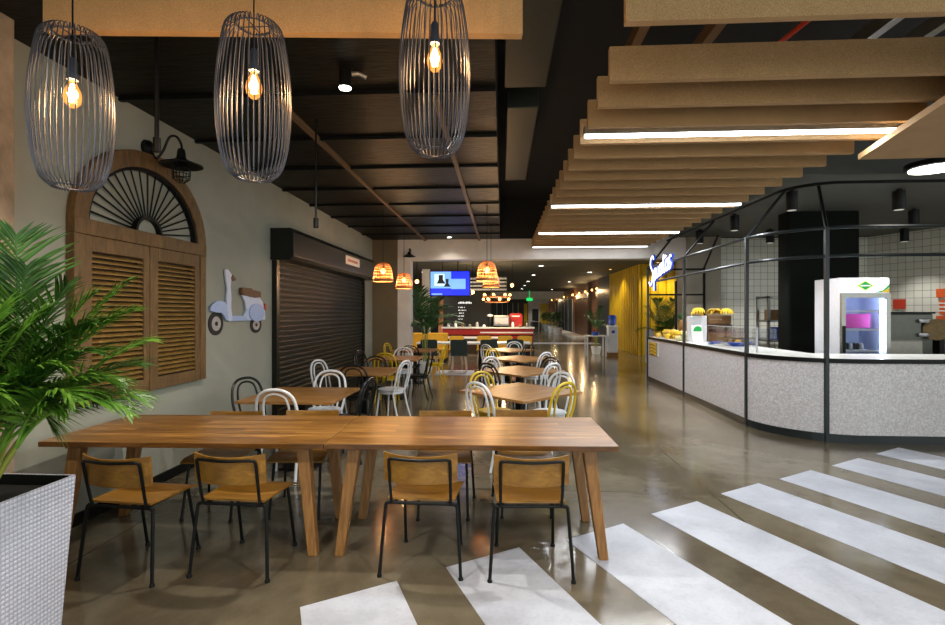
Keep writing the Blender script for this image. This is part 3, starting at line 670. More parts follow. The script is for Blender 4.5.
CH = [('black',-2.80,5.42,-114,'black bentwood chair between the wall and the nearest left bistro table'),
      ('white',-2.10,4.60,0,'white bentwood chair in front of the nearest left bistro table'),
      ('white',-2.10,6.16,180,'white bentwood chair behind the nearest left bistro table facing the viewer'),
      ('black',-1.42,5.45,80,'black bentwood chair at the right side of the nearest left bistro table'),
      ('white',-2.76,7.50,-108,'white bentwood chair between the roller shutter and the second left table'),
      ('black',-2.0,6.74,0,'black bentwood chair in front of the second left table'),
      ('white',-1.42,7.48,72,'white bentwood chair seen in profile at the second left table'),
      ('black',-2.04,8.16,180,'black bentwood chair behind the second left table'),
      ('black',-2.66,9.35,-108,'black bentwood chair against the roller shutter at the third left table'),
      ('yellow',-2.05,8.82,0,'yellow bentwood chair in front of the third left table'),
      ('white',-2.0,10.28,180,'white bentwood chair behind the third left table'),
      ('black',-1.28,9.25,85,'black bentwood chair seen in profile at the third left table'),
      ('black',-1.98,10.86,0,'black bentwood chair in front of the last left table'),
      ('yellow',-2.66,11.65,-105,'yellow bentwood chair near the pilaster at the last left table'),
      ('yellow',-1.27,11.4,85,'yellow bentwood chair seen in profile at the last left table'),
      ('white',-.26,5.18,-45,'white bentwood chair at the near left side of the nearest diamond table'),
      ('yellow',-.26,6.12,-135,'yellow bentwood chair at the far left side of the nearest diamond table'),
      ('yellow',.65,5.21,45,'yellow bentwood chair at the near right side of the nearest diamond table'),
      ('white',.72,6.10,135,'white bentwood chair at the far right side of the nearest diamond table'),
      ('white',-.19,8.2,-135,'white bentwood chair at the far left side of the second diamond table'),
      ('black',-.21,7.16,-45,'black bentwood chair at the near left side of the second diamond table'),
      ('white',.72,7.19,45,'white bentwood chair at the near right side of the second diamond table'),
      ('black',.78,8.12,135,'black bentwood chair at the far right side of the second diamond table'),
      ('white',.79,9.16,45,'white bentwood chair at the near right side of the third diamond table'),
      ('yellow',-.2,10.06,-135,'yellow bentwood chair at the far left side of the third diamond table'),
      ('white',-.36,11.3,-45,'white bentwood chair at the near left side of the last diamond table'),
      ('black',.60,11.3,45,'black bentwood chair at the near right side of the last diamond table'),
      ('white',.30,12.42,170,'white bentwood chair behind the last diamond table')]
for c in CH: place_chair(*c)

# ------------------------------------------------------------------ juice kiosk
def kpath(off, y1=12.3, x1=10.5, n=16):
    r = 1.0 - off
    return [(3.45+off, y1)] + [(4.45 + r*cos(radians(180+90*i/n)), 7.48 + r*sin(radians(180+90*i/n))) for i in range(n+1)] + [(x1, 6.48+off)]
def ribbon(o0, o1, z0, z1, **k):
    a, b = kpath(o0, **k), kpath(o1, **k)
    return MB().ring(a, b, (0,0,z0), (1,0,0), (0,1,0), (0,0,z1-z0), False)
t = thing('kiosk_counter', 'rounded terrazzo counter of the juice kiosk', 'counter', (0,0,0))
ribbon(-.01, .10, 0, .10).build('plinth', M['steelblack'], t)
ribbon(.0, .08, .10, .975).build('front_panel', M['terrazzo'], t, True)
ribbon(-.02, .0, .978, 1.031).build('edge_trim', M['black'], t)
ribbon(.0, .86, .978, 1.03).build('counter_top', M['white_top'], t)
ribbon(.80, .84, .0, .97).build('back_panel', M['stainless'], t)
t = thing('steel_canopy', 'thin black steel canopy frame standing around the kiosk counter', 'frame', (0,0,0))
posts = [(3.45,12.3),(3.45,9.9),(3.45,7.42),(4.02,6.575),(7.6,6.48)]
for (x, y) in posts: MB().box(x-.022,x+.022,y-.026,y+.018,0,2.66).build('post', M['steelblack'], t)
def rail(off, z, r, **k):
    P = kpath(off, **k); return MB().tube([(x,y,z) for x, y in P], r, 6)
rail(0, 2.65, .022).build('rail', M['steelblack'], t); rail(0, 2.30, .022).build('rail', M['steelblack'], t)
rail(.45, 3.3, .022, y1=12.3).build('ceiling_rail', M['black'], t)
for (x, y), (x2, y2) in zip(posts, ((3.9,12.0),(3.9,9.6),(3.93,7.32),(4.21,7.05),(7.6,7.0))):
    MB().tube([(x,y,2.65),(x2,y2,3.3)], .022, 6).build('strut', M['black'], t)
for (x, y) in ((4.75,12.3),(4.1,12.3)): MB().box(x-.022,x+.022,y-.022,y+.022,1.03 if x<4.3 else 0,2.66 if x > 4.3 else 2.35).build('post', M['black'], t)
for z in (2.62, 2.02): MB().box(3.45,4.75,12.28,12.32,z-.02,z+.02).build('rail', M['black'], t)
MB().tube([(4.75,12.3,2.65),(4.95,12.0,3.38)], .022, 6).build('strut', M['black'], t)

# lit script sign on the frame corner
t = thing('lit_sign', 'lit white script sign with blue edge on the kiosk frame corner', 'sign', (3.40,12.05,2.25))
k_ = Vector((0,-1,.14))
def stroke(pts, r, flat, x): return MB().tube([Vector((x,0,0)) + Vector((0,-u,v+.17*u)) for u, v in [(p.x*1.03, p.y*1.2) for p in spline([(a,b,0) for a,b in pts], 5)]], r, 8, flat=(flat,1,1))
LET = {'S': [(.36,.40),(.30,.47),(.18,.46),(.12,.36),(.20,.26),(.30,.16),(.26,.03),(.12,-.04),(.02,.04)],
       'p': [(.34,.18),(.38,.08),(.37,-.18),(.37,.05),(.44,.20),(.52,.16),(.52,.04),(.44,.0),(.38,.04)],
       'u': [(.56,.2),(.56,.06),(.62,.01),(.70,.06),(.71,.2),(.71,.04),(.76,.02)],
       'a': [(.94,.18),(.84,.2),(.79,.10),(.84,.01),(.92,.06),(.95,.2),(.95,.05),(1.0,.02)],
       't': [(1.05,.33),(1.04,.06),(1.10,.01),(1.15,.05)],
       'o': [(1.26,.2),(1.18,.14),(1.19,.03),(1.27,.01),(1.33,.08),(1.31,.18),(1.25,.2)],
       's': [(1.52,.19),(1.44,.21),(1.40,.14),(1.48,.08),(1.46,.01),(1.36,.0)]}
for ch, pts in LET.items():
    L_ = stroke(pts, .022, .5, 0).build('letter', M['sign_white'], t, True)
    stroke(pts, .046, .6, .03).build('letter_edge', M['sign_blue'], L_, True)
stroke([(1.02,.25),(1.18,.27)], .03, .5, 0).build('letter_bar', M['sign_white'], t, True)
MB().box(.02,.035,-1.5,-.1,.20,.23).build('mounting_bar', M['black'], t)

# cylinder spots under the kiosk ceiling
for i, (x, y, p) in enumerate(((4.25,7.75,90),(4.25,9.6,90),(4.29,11.35,90),(5.79,7.8,90),(5.77,11.35,100),(7.15,9.3,100),(7.2,11.4,110),(8.5,11.3,55),(8.4,8.6,90))):
    t = thing('cylinder_spot', ['black cylinder spot above the curved counter corner','black cylinder spot left of the black column','black cylinder spot farthest left above the fruit','black cylinder spot above the fridge front','black cylinder spot by the left tiled wall','black cylinder spot in the middle above the right tiled wall','black cylinder spot at the back right of the kiosk','black cylinder spot lowest by the right tiled wall','black cylinder spot at the right end of the kiosk ceiling'][i], 'ceiling light', (x,y,3.1), 0, 'cylinder spots of the kiosk')
    MB().lathe([(.075,0.0),(.078,.004),(.078,.27),(.07,.275)], n=24).build('housing', M['black'], t, True)
    MB().cyl((0,0,.27),(0,0,.30),.03).build('stem', M['black'], t); MB().lathe([(.06,.012),(.06,-.002),(.001,-.003)], n=20).build('lens', M['dimlens'], t)
    if p: spot((x,y,3.08), p, (1,.97,.92), 100)
# black clad column
tag(MB().prism(rounded(.625,.19,.07,4,5.715,9.59), (0,0,0), (1,0,0), (0,1,0), (0,0,3.4)).build('clad_column', M['inox_dark'], smooth=True), 'big black clad column standing inside the kiosk', 'column')

# display fridge
t = thing('display_fridge', 'white glass door display fridge with lit top sign', 'fridge', (5.05,7.9,0))
W, D, Hf = .70, .66, 2.12
fb = MB(); fb.box(0,.04,.05,D,0,Hf).box(W-.04,W,.05,D,0,Hf).box(.04,W-.04,D-.04,D,0,Hf).box(.04,W-.04,.05,D-.04,Hf-.24,Hf).box(.04,W-.04,.05,D-.04,0,.22); fb.build('cabinet', M['plastic_white'], t, bevel=.006)
MB().box(.04,.045,.07,D-.04,.22,Hf-.24).box(W-.045,W-.04,.07,D-.04,.22,Hf-.24).box(.045,W-.045,D-.05,D-.04,.22,Hf-.24).build('liner', M['fr_inside'], t)
hd = MB().box(.015,W-.005,.02,.05,Hf-.225,Hf-.01).build('light_box', M['fr_top'], t, bevel=.004)
MB().prism([(.35-.13,Hf-.12),(.35,Hf-.04),(.35+.13,Hf-.12),(.35,Hf-.20)], (0,.019,0), (1,0,0), (0,0,1), (0,-.002,0)).build('logo_glow', M['lime'], hd)
MB().prism([(.35-.10,Hf-.12),(.35,Hf-.055),(.35+.10,Hf-.12),(.35,Hf-.185)], (0,.016,0), (1,0,0), (0,0,1), (0,-.002,0)).build('logo', M['green'], hd)
MB().box(.28,.42,.0125,.0135,Hf-.128,Hf-.112).build('logo_band', M['text_white'], hd)
MB().prism([(.48,Hf-.222),(.6,Hf-.19),(.692,Hf-.10),(.692,Hf-.145),(.60,Hf-.222)], (0,.019,0), (1,0,0), (0,0,1), (0,-.002,0)).build('corner_stripe', M['green'], hd)
MB().prism([(.57,Hf-.222),(.692,Hf-.155),(.692,Hf-.222)], (0,.019,0), (1,0,0), (0,0,1), (0,-.003,0)).build('corner_patch', M['banana'], hd)
d0 = MB(); d0.box(.0,.06,.0,.04,.10,Hf-.235).box(W-.06,W,.0,.04,.10,Hf-.235).box(.06,W-.06,.0,.04,.10,.2).box(.06,W-.06,.0,.04,Hf-.30,Hf-.235)
dr = d0.build('door', M['stainless'], t); MB().box(.06,W-.06,.015,.022,.2,Hf-.30).build('pane', M['glass'], dr); MB().box(.02,.04,-.03,0,1.0,1.4).build('handle', M['black'], dr)
for z in (.62,1.02,1.34,1.62):
    s = MB()
    for k in range(10): s.box(.05,W-.05,.08+k*.055,.084+k*.055,z,z+.005)
    s.box(.05,W-.05,.07,.08,z-.012,z+.014).build('shelf', M['white_metal'], t)
MB().box(W-.095,W-.075,.06,.08,1.0,Hf-.32).build('lamp_tube', M['fr_light'], t); MB().box(.08,W-.12,.10,.14,Hf-.262,Hf-.242).build('lamp_tube', M['fr_light'], t)  # second tube, up behind the light box, is added to brighten the interior
tag(MB().box(5.13,5.60,8.1,8.4,1.365,1.58).build('magenta_box', M['magenta'], bevel=.01), 'magenta carton on the middle shelf inside the fridge', 'box')
for k in range(14):
    x = 5.10 + .045*(k % 7)*1.15 + .02; y = 8.05 + .16*(k//7)
    o = MB().lathe([(.001,0),(.024,.004),(.026,.07),(.018,.09),(.012,.10),(.001,.102)], (0,0,0), 10).build('drink_bottle', M['rubber'] if k % 3 else M['chrome'], smooth=True, loc=(x,y,1.037)); tag(o, 'small dark bottle in the row on the lower fridge shelf', 'bottle', 'small bottles on the lower fridge shelf')

# stainless work bench, machine and small things on the right
t = thing('work_bench', 'stainless steel bench behind the counter right of the fridge', 'bench', (5.95,8.5,0))
MB().box(0,2.6,0,.7,.86,.90).build('bench_top', M['stainless'], t)
for x in (.03,2.57):
    for y in (.03,.67): MB().box(x-.02,x+.02,y-.02,y+.02,0,.86).build('leg', M['stainless'], t)
MB().box(.03,2.57,.03,.67,.2,.22).build('undershelf', M['stainless'], t)
t = thing('steel_machine', 'wide stainless steel juice machine on the bench', 'machine', (5.98,8.6,.90))
MB().box(0,.93,0,.5,0,.68).build('body', M['steel_dark'], t, bevel=.015); MB().box(-.02,.95,-.02,.52,.68,.71).build('lid', M['black'], t)
MB().box(.0,.72,-.09,0,.0,.26).build('drip_tray', M['silver'], t, bevel=.03)
for z in (.34,.56): MB().tube([(.70,-.02,z),(.78,-.06,z),(.86,-.02,z)], .03, 8).build('tap', M['chrome'], t, True)
tag(MB().cyl((6.87,8.50,1.33),(6.90,8.54,1.33),.17,n=28).build('round_board', M['board_wood'], smooth=True, loc=(.0,-.02,.0)), 'round wooden board leaning by the steel machine', 'board')
tag(MB().box(6.98,7.06,8.56,8.70,.90,1.2).build('board_rest', M['black']), 'black stand that holds the round wooden board', 'stand')
tag(MB().lathe([(.001,0),(.05,0),(.05,.24),(.02,.30),(.018,.38),(.001,.38)], n=16).build('dark_bottle', M['shutter'], smooth=True, loc=(7.14,8.75,.90)), 'dark bottle standing right of the round board', 'bottle')
for i, (x, w_, h) in enumerate(((7.45,.16,.34),(7.66,.14,.28))):
    tag(MB().box(x,x+w_,8.7,8.86,.90,.90+h).build('canister', M['white_metal'] if i else M['chrome'], bevel=.01), ['grey canister at the right end of the steel bench','white canister at the far right end of the steel bench'][i], 'canister')
# on the slanted tiled wall
R_ = atan2(dv.y, dv.x); W0 = Vector((8.72,12.7,0)); 
def on_side(d, z, off=-.012): p = W0 + dv*d - nv*0 ; q = p + Vector((dv.y, -dv.x, 0))*(-off if False else .0); return (q.x, q.y, z)
inn = Vector((dv.y, -dv.x, 0)); inn = inn if inn.dot(Vector((-1,0,0))) > 0 else -inn
def wall_thing(name, mat, d, w_, z0, z1, label, cat, th=.03):
    p = W0 + dv*d + inn*(.002+th)
    o = MB().box(0,w_,0,th,z0,z1).build(name, mat, loc=(p.x,p.y,0), rz=R_); return tag(o, label, cat)
wall_thing('wall_notice', M['sign_red'], .56, .24, 1.68, 1.90, 'red orange square notice on the slanted tiled wall', 'sign')
for k, (z0, z1) in enumerate(((1.92,2.10),(1.56,1.86),(1.40,1.53))):
    wall_thing('orange_box', M['orange'], 1.40 if k != 1 else 1.46, .5, z0, z1, ['orange panel highest on the slanted tiled wall','striped orange panel in the middle of the slanted tiled wall','orange panel lowest on the slanted tiled wall'][k], 'panel', .05)
for k in range(3): wall_thing('white_strip', M['white_top'], 1.46, .5, 1.62+.08*k, 1.65+.08*k, ['lowest','middle','highest'][k] + ' white strip across the striped orange panel', 'strip', .056)

# glass screen, steel rack, bowl
t = thing('glass_screen', 'clear glass sneeze screen on the counter near the curved corner', 'glass screen', (0,0,1.03))
MB().box(3.62,3.632,7.5,9.2,0,.34).build('pane', M['glass'], t); MB().box(3.62,4.1,9.2,9.212,0,.34).build('pane', M['glass'], t); MB().box(3.62,3.9,7.49,7.502,0,.34).build('pane', M['glass'], t)
MB().box(3.612,3.632,7.47,7.49,0,.36).build('clip_post', M['chrome'], t); MB().box(3.6,3.65,7.46,9.23,.34,.348).build('top_rail', M['chrome'], t)
t = thing('steel_rack', 'tall grey steel rack beside the black column', 'rack', (5.55,11.0,0))
for x in (0,.5):
    for y in (0,.45): MB().box(x,x+.05,y,y+.05,0,1.95).build('upright', M['stainless'], t)
for z in (.5,.98,1.4,1.9): MB().box(0,.55,0,.5,z,z+.04).build('shelf', M['stainless'], t)
tag(MB().lathe([(.001,0),(.16,0),(.16,.26),(.17,.27),(.001,.27)], n=20).build('blue_bucket', M['blue'], smooth=True, loc=(5.83,11.25,1.02)), 'blue bucket on the steel rack by the black column', 'bucket')
tag(MB().box(5.65,5.95,11.1,11.35,1.44,1.66).build('paper_box', M['crate']), 'small brown box on the upper shelf of the steel rack', 'box')
t = thing('back_bench', 'steel back bench along the tiled wall with white top', 'bench', (4.7,12.0,0))
MB().box(0.6,3.0,0,.6,.98,1.02).build('bench_top', M['stainless'], t)
for x in (.63,2.97):
    for y in (.03,.57): MB().box(x-.02,x+.02,y-.02,y+.02,0,.98).build('leg', M['stainless'], t)
t = thing('serving_dish', 'blue rimmed dish of dark fruit on the counter behind the glass', 'dish', (4.02,8.9,1.03))
MB().lathe([(.001,0),(.12,0),(.20,.07),(.19,.075),(.11,.015),(.001,.012)], n=24).build('bowl', M['blue'], t, True)
for k in range(5):
    tag(MB().ball((4.02+.08*cos(k*1.3), 8.9+.08*sin(k*1.3), 1.095), .045).build('fruit', M['banana'] if k % 2 else M['brown_dark'], smooth=True), 'small fruit heaped in the blue rimmed dish', 'fruit', 'fruit in the blue dish')
tag(MB().tube(spline([(3.75,9.35,1.045),(3.85,9.5,1.05),(3.95,9.45,1.05)], 4), .035, 8).build('blue_cloth', M['blue'], smooth=True), 'crumpled blue cloth on the counter before the crates', 'cloth')

# white panel, menu stand, crates with bananas, fruit heap, pineapples
t = thing('white_stand', 'white upright panel stand on the counter left of the crates', 'stand', (0,0,1.03))
MB().box(3.66,3.98,10.16,10.36,0,.50).build('panel', M['plastic_white'], t, bevel=.01)
t = thing('menu_card', 'leaning white menu card with green round picture', 'menu card', (3.60,9.86,1.03))
MB().hexa([(0,0,0),(.20,0,0),(.20,.012,0),(0,.012,0)], [(0,.10,.33),(.20,.10,.33),(.20,.112,.33),(0,.112,.33)]).build('card', M['white_top'], t)
MB().cyl((.11,.065,.24),(.11,.058,.238),.075,n=20).build('picture', M['green'], t)
z = 1.03
for k in range(3):
    t = thing('wooden_crate', ['lowest brown wooden crate of the stack on the counter','middle dark wooden crate of the stack on the counter','topmost wooden crate holding the bananas'][k], 'crate', (4.02,10.2,z), radians(4*(k-1)), 'stacked crates on the kiosk counter')
    for x in (0,.42): MB().box(x,x+.02,0,.3,0,.17).build('end_panel', M['crate'], t)
    for y in (-.012,.3):
        for zz in (.02,.10): MB().box(-.005,.445,y,y+.012,zz,zz+.065).build('slat', M['crate'] if k != 1 else M['brown_dark'], t)
    MB().box(.02,.42,0,.3,0,.015).build('bottom', M['crate'], t); z += .172
def banana_bunch(loc, rz, label):
    t = thing('banana_bunch', label, 'bananas', loc, rz, 'banana bunches on the crates')
    for k in range(6):
        a = radians(-40 + 16*k); P = spline([(0,0,.10),(.05*cos(a),.05*sin(a),.115),(.13*cos(a),.13*sin(a),.09),(.18*cos(a),.18*sin(a),.02)], 4)
        MB().tube(P, [.006,.010,.016,.019,.020,.020,.020,.020,.019,.018,.015,.010,.005][:len(P)], 7).build('banana', M['banana'], t, True)
    MB().cyl((-.02,0,.10),(.01,0,.105),.012).build('stem', M['brown_dark'], t, True)
for k, (x, y, zz, r) in enumerate(((4.14,10.3,z,.4),(4.30,10.34,z,2.6),(4.22,10.42,z,1.4),(3.76,10.26,1.53,.2),(3.90,10.28,1.53,2.8),(3.84,10.24,1.56,4.4),(4.36,10.26,z,4.6))):
    banana_bunch((x,y,zz), r, ['ripe banana bunch on the left of the top crate','ripe banana bunch on the right of the top crate','ripe banana bunch at the back of the top crate','banana bunch at the left of the white stand top','banana bunch at the right of the white stand top','highest banana bunch on the white stand','rightmost banana bunch on the top crate'][k])
rn = random.Random(5)
for k in range(36):
    x = 3.56 + rn.uniform(0,.5); y = 10.25 + 1.7*((k*7) % 22)/22; zz = 1.03 + (.055 if k < 22 else .14)
    if k >= 22: y = 10.4 + 1.3*(k-22)/14; x = 3.62 + rn.uniform(0,.2)
    m = ('mango','pale_fruit','banana')[k % 3]
    o = MB().ball((0,0,0), .085, .065, .06, 14, 9).build('fruit', M[m], smooth=True, loc=(x,y,zz)); o.rotation_euler.z = rn.uniform(0,3)
    tag(o, {'mango':'golden fruit','pale_fruit':'pale cream fruit','banana':'bright yellow fruit'}[m] + ' in the heap on the left end of the counter', 'fruit', 'fruit heap on the counter, ' + m.replace('_',' '))
for k, (x, y, s) in enumerate(((3.72,10.75,1.0),(4.1,11.2,.8))):
    t = thing('pineapple', ['large pineapple standing above the fruit heap','smaller pineapple behind the fruit heap'][k], 'pineapple', (x,y,1.18 if k == 0 else 1.03))
    MB().lathe([(.02,0),(.075*s,.03),(.095*s,.12),(.085*s,.20*s+.02),(.05*s,.27*s),(.01,.28*s)], n=18).build('body', M['pine'], t, True)
    cr = MB()
    for q in range(18):
        a = q*2.4; r0 = .02 + .002*q; cr.tube([(r0*cos(a)*.5,r0*sin(a)*.5,.26*s),(r0*cos(a)*2,r0*sin(a)*2,.36*s),((.05+.004*q)*cos(a),(.05+.004*q)*sin(a),(.46-.006*q)*s)], [.012,.010,.001], 4)
    cr.build('crown', M['leaf_c'], t)
# banana poster on the counter front
t = thing('fruit_poster', 'small yellow fruit poster at the far left end of the counter front', 'poster', (3.44,12.2,.62))
MB().box(0,.008,-.75,0,0,.32).build('paper', M['white_top'], t)
po = MB()
for k in range(4): po.tube([(-.004,-.08,.04+.075*k),(-.006,-.3,.07+.07*k),(-.004,-.6,.03+.075*k)], .03, 6, flat=(.1,1,1))
po.build('picture', M['banana'], t); MB().box(-.002,0,-.64,-.04,.0,.30).build('picture_ground', M['pine'], t)

# ------------------------------------------------------------------ rattan pendants, TV
def rattan(loc, label, r=.18):
    t = thing('rattan_pendant', label, 'pendant lamp', loc, 0, 'woven rattan bell pendants')
    prof = [(.03,.17),(.07,.165),(.115,.13),(.145,.07),(.165,-.03),(.178,-.15)]
    m = MB(); P = spline([(a, 0, b) for a, b in prof], 4)
    for k in range(22):
        a = 2*pi*k/22; m.tube([(p.x*cos(a+.0), p.x*sin(a), p.z) for p in P], .0045, 4)
    for q in range(1, len(P), 2): m.tube([(P[q].x*cos(2*pi*k/20), P[q].x*sin(2*pi*k/20), P[q].z) for k in range(20)], .005, 4, True)
    for zz, rr in ((-.15,.178),(-.12,.175),(-.135,.177)): m.tube([(rr*cos(2*pi*k/24), rr*sin(2*pi*k/24), zz) for k in range(24)], .008, 5, True)
    m.build('woven_shade', M['rattan'], t, True)
    MB().cyl((0,0,.17),(0,0,3.4-loc[2]),.005,n=6).build('cord', M['black'], t)
    MB().lathe([(.02,.15),(.022,.08),(.001,.08)], n=12).build('socket', M['black'], t, True)
    MB().ball((0,0,.03),.045).build('bulb', M['warmlamp'], t, True)
    point((loc[0],loc[1],loc[2]-.06), 11, (1,.62,.3), .03)
for p, lab in (((-2.074,8.8,2.295),'rattan bell pendant nearest the shutter box'),((-2.053,10.6,2.257),'smaller looking rattan pendant in front of the pilaster'),((-.25,8.5,2.28),'rattan pendant right of the television, nearer one'),((-.228,10.6,2.281),'rattan pendant right of the television, hanging behind the nearer one')):
    rattan(p, lab)
t = thing('television', 'flat television with blue picture hanging in the opening', 'television', (-1.83,13.0,2.04))
MB().box(-.02,1.02,.0,.06,-.02,.63).build('housing', M['black'], t, bevel=.005)
s = MB().box(0,1.0,-.004,0,0,.61).build('screen', M['scr_blue'], t)
MB().box(.0,.53,-.006,-.004,.18,.605).build('picture_panel', M['scr_light'], s); MB().box(.10,.36,-.007,-.006,.24,.55).build('picture_window', M['scr_white'], s)
MB().box(.53,.90,-.006,-.004,.16,.42).build('picture_glow', M['scr_light'], s)
MB().prism([(.16,.30),(.21,.40),(.21,.52),(.32,.52),(.32,.40),(.38,.30)], (0,-.007,0), (1,0,0), (0,0,1), (0,-.002,0)).build('picture_lamp', M['scr_dark'], s)
MB().prism([(.34,.22),(.40,.31),(.39,.42),(.47,.42),(.46,.31),(.52,.22)], (0,-.009,0), (1,0,0), (0,0,1), (0,-.002,0)).build('picture_lamp', M['scr_dark'], s)
MB().box(.03,.30,-.006,-.004,.01,.05).build('picture_strip', M['scr_light'], s)
for x in (.3,.7): MB().cyl((x,.04,.60),(x,.04,1.36),.012).build('bracket', M['black'], t)

# ------------------------------------------------------------------ hall beyond the opening
struct('wall_end', MB().box(-14, 2.95, 58, 58.3, 0, 3.4), M['duct'])
struct('wall_end_white', MB().box(2.95, 6.0, 57.8, 58.1, 0, 3.4), M['white_paint'])
struct('wall_hall_left', MB().box(-14, -4.6, 28, 28.3, 0, 3.4), M['brown_dark'])
struct('wall_hall_right', MB().box(5.3, 5.6, 26, 58, 0, 3.4), M['copper'])
struct('wall_yellow', MB().box(5.1, 9.5, 19.3, 19.6, 0, 3.4).box(5.1, 5.4, 19.6, 24.6, 0, 3.4), M['yellow_wall'])
t = thing('yellow_cladding', 'bright yellow corrugated steel fins on the block right of the corridor', 'cladding', (0,0,0))
for k in range(18): MB().box(5.05,5.098,19.5+k*.28,19.62+k*.28,0.01,3.39).build('fin', M['yellow_wall'], t)
for k in range(14): MB().box(5.2+k*.3,5.33+k*.3,19.24,19.298,0.01,3.39).build('fin', M['yellow_wall'], t)
for x, y, p in ((5.6,18.7,75),(6.6,18.7,75),(4.5,21.5,80)): downlight(x, y, 3.4, ['spot washing the yellow wall near its corner','spot washing the yellow wall behind the sign','spot washing the corridor side of the yellow wall'][(x>5)+(x>6) - (1 if x>5 else 0) if False else (2 if x<5 else (1 if x>6 else 0))], p, 'warmlamp', col=(1,.85,.55))
for i, (y0, y1, mm) in enumerate(((24.7,27.6,'brown_dark'),(30.6,31.0,'brown_dark'))):
    struct('trim_%d' % (30+i), MB().box(5.1,5.5,y0,y1,0,3.4), M[mm])
t = thing('shop_shutter', 'brown shop shutter in a dark frame along the corridor', 'shop front', (5.24,31.4,0))
MB().box(0,.06,0,.35,0,2.7).build('frame_side', M['brown_dark'], t); MB().box(0,.06,5.2,5.55,0,2.7).build('frame_side', M['brown_dark'], t); MB().box(0,.06,0,5.55,2.5,2.75).build('frame_head', M['duct'], t)
cu = MB()
for k in range(24): cu.box(.02,.05,.35,5.2,.06+k*.1,.06+k*.1+.085)
cu.build('curtain', M['copper'], t)
t = thing('shop_window', 'dark glazed shop front farther along the corridor', 'shop front', (5.24,38.5,0))
for k in range(6): MB().box(0,.06,k*2.4,k*2.4+.15,0,2.7).build('mullion', M['chrome'], t)
MB().box(0,.06,0,12.2,2.6,2.75).build('head', M['brown_dark'], t); MB().box(.02,.04,.15,12.0,.1,2.6).build('pane', M['blackboard'], t)
tag(MB().box(4.4,5.25,31.0,44.0,0,.12).build('shop_step', M['white_paint']), 'white step in front of the shop fronts', 'step')
for i, y in enumerate((27.9,29.4,31.7,34.2,37.2,42.6,48,53)):
    t = thing('wall_sconce', ['nearest','second','third','fourth','fifth','sixth','seventh','farthest'][i] + ' warm lamp on the copper corridor wall', 'wall lamp', (5.2,y,2.88), 0, 'warm lamps along the corridor wall')
    MB().ball((-.08,0,0),.06,.06,.06,10,6).build('bulb', M['warmlamp'], t, True); MB().box(-.05,.1,-.04,.04,-.04,.04).build('holder', M['black'], t)
    if i in (0,2,4,6): point((4.95,y,2.75), 22, (1,.66,.32), .05)
# downlights of the corridor: a row to the left and one to the right
for i, (px, y) in enumerate(((1.5,19.7),(1.5,24.5),(1.5,29.5),(1.5,34),(1.5,39),(1.9,49))):
    downlight(px, y, 3.4, ['nearest','second','third','fourth','fifth','last'][i] + ' spot in the left row of the corridor ceiling', 90, r=.09, group='left row of corridor spots')
for i, y in enumerate((23,30,40,55.5)):  # the farthest one is added to brighten the white end wall
    downlight(3.9, y, 3.4, ['nearest','second','third','last'][i] + ' spot in the right row of the corridor ceiling', 80, r=.09, group='right row of corridor spots')
for i, (x, y) in enumerate(((-.9,14.6),(-3.2,17),(-.6,20.5),(-3.5,22.5))):
    downlight(x, y, 3.4, ['spot behind the white header','spot above the mustard bench','spot before the striped awning','spot near the dark left hall wall'][i], 160, r=.07, group='food hall spots')
tag(MB().box(2.0,2.5,42,42.05,2.55,2.80).box(2.23,2.27,42.01,42.04,2.80,3.4).build('exit_sign', M['exit']), 'small green exit sign hanging in the corridor', 'sign')
for x in (2.1,2.4): pass
struct('trim_40', MB().box(-14,5.3,44,44.4,2.75,3.4), M['white_paint'])
for i, (x0, x1, mm, lab) in enumerate(((2.45,2.85,'yellow_wall','narrow yellow door panel left of the white end wall'),(4.3,5.1,'yellow_wall','yellow door panel at the right end of the corridor'))):
    tag(MB().box(x0,x1,57.7,57.79,0,2.6).build('door_panel', M[mm]), lab, 'door')
tag(MB().box(3.4,4.1,57.72,57.79,0,2.0).build('doorway', M['blackboard']), 'dark doorway in the white end wall', 'door')
for k in range(5): tag(MB().box(-.6+.6*k,-.55+.6*k,57.7,57.8,0,2.7).build('glazing_bar', M['chrome']), 'slim glazing bar on the dark end wall', 'bar', 'glazing bars on the dark end wall')

# right of the corridor: water cooler, table with flowers, palms, white screen
t = thing('water_cooler', 'white water cooler with blue bottle before the yellow wall', 'water cooler', (4.02,18.9,0))
MB().box(-.17,.17,-.17,.17,.14,1.12).build('cabinet', M['plastic_white'], t, bevel=.02); MB().box(-.18,.18,-.18,.18,0,.14).build('base', M['pine'], t); MB().lathe([(.06,1.12),(.14,1.16),(.15,1.45),(.12,1.5),(.01,1.51)], n=18).build('bottle', M['water'], t, True)
MB().box(-.05,.05,-.2,-.17,.85,.95).build('tap', M['blue'], t)
t = thing('side_table', 'white side table beside the water cooler', 'table', (3.46,19.0,0))
MB().box(-.40,.34,-.3,.3,.72,.76).build('tabletop', M['white_top'], t)
for x in (-.36,.30):
    for y in (-.26,.26): MB().box(x-.025,x+.025,y-.025,y+.025,0,.72).build('leg', M['white_metal'], t)
t = thing('flower_pot', 'blue pot of red flowers on the white side table', 'flower pot', (3.42,18.95,.76))
MB().lathe([(.10,0),(.15,.12),(.14,.13),(.09,.02)], n=16).build('pot', M['blue'], t, True)
fl = MB()
for k in range(12): fl.ball((.09*cos(k*2.1),.09*sin(k*2.1),.17+.02*(k%3)), .04, n=8, m=5)
fl.build('flowers', M['red'], t, True)
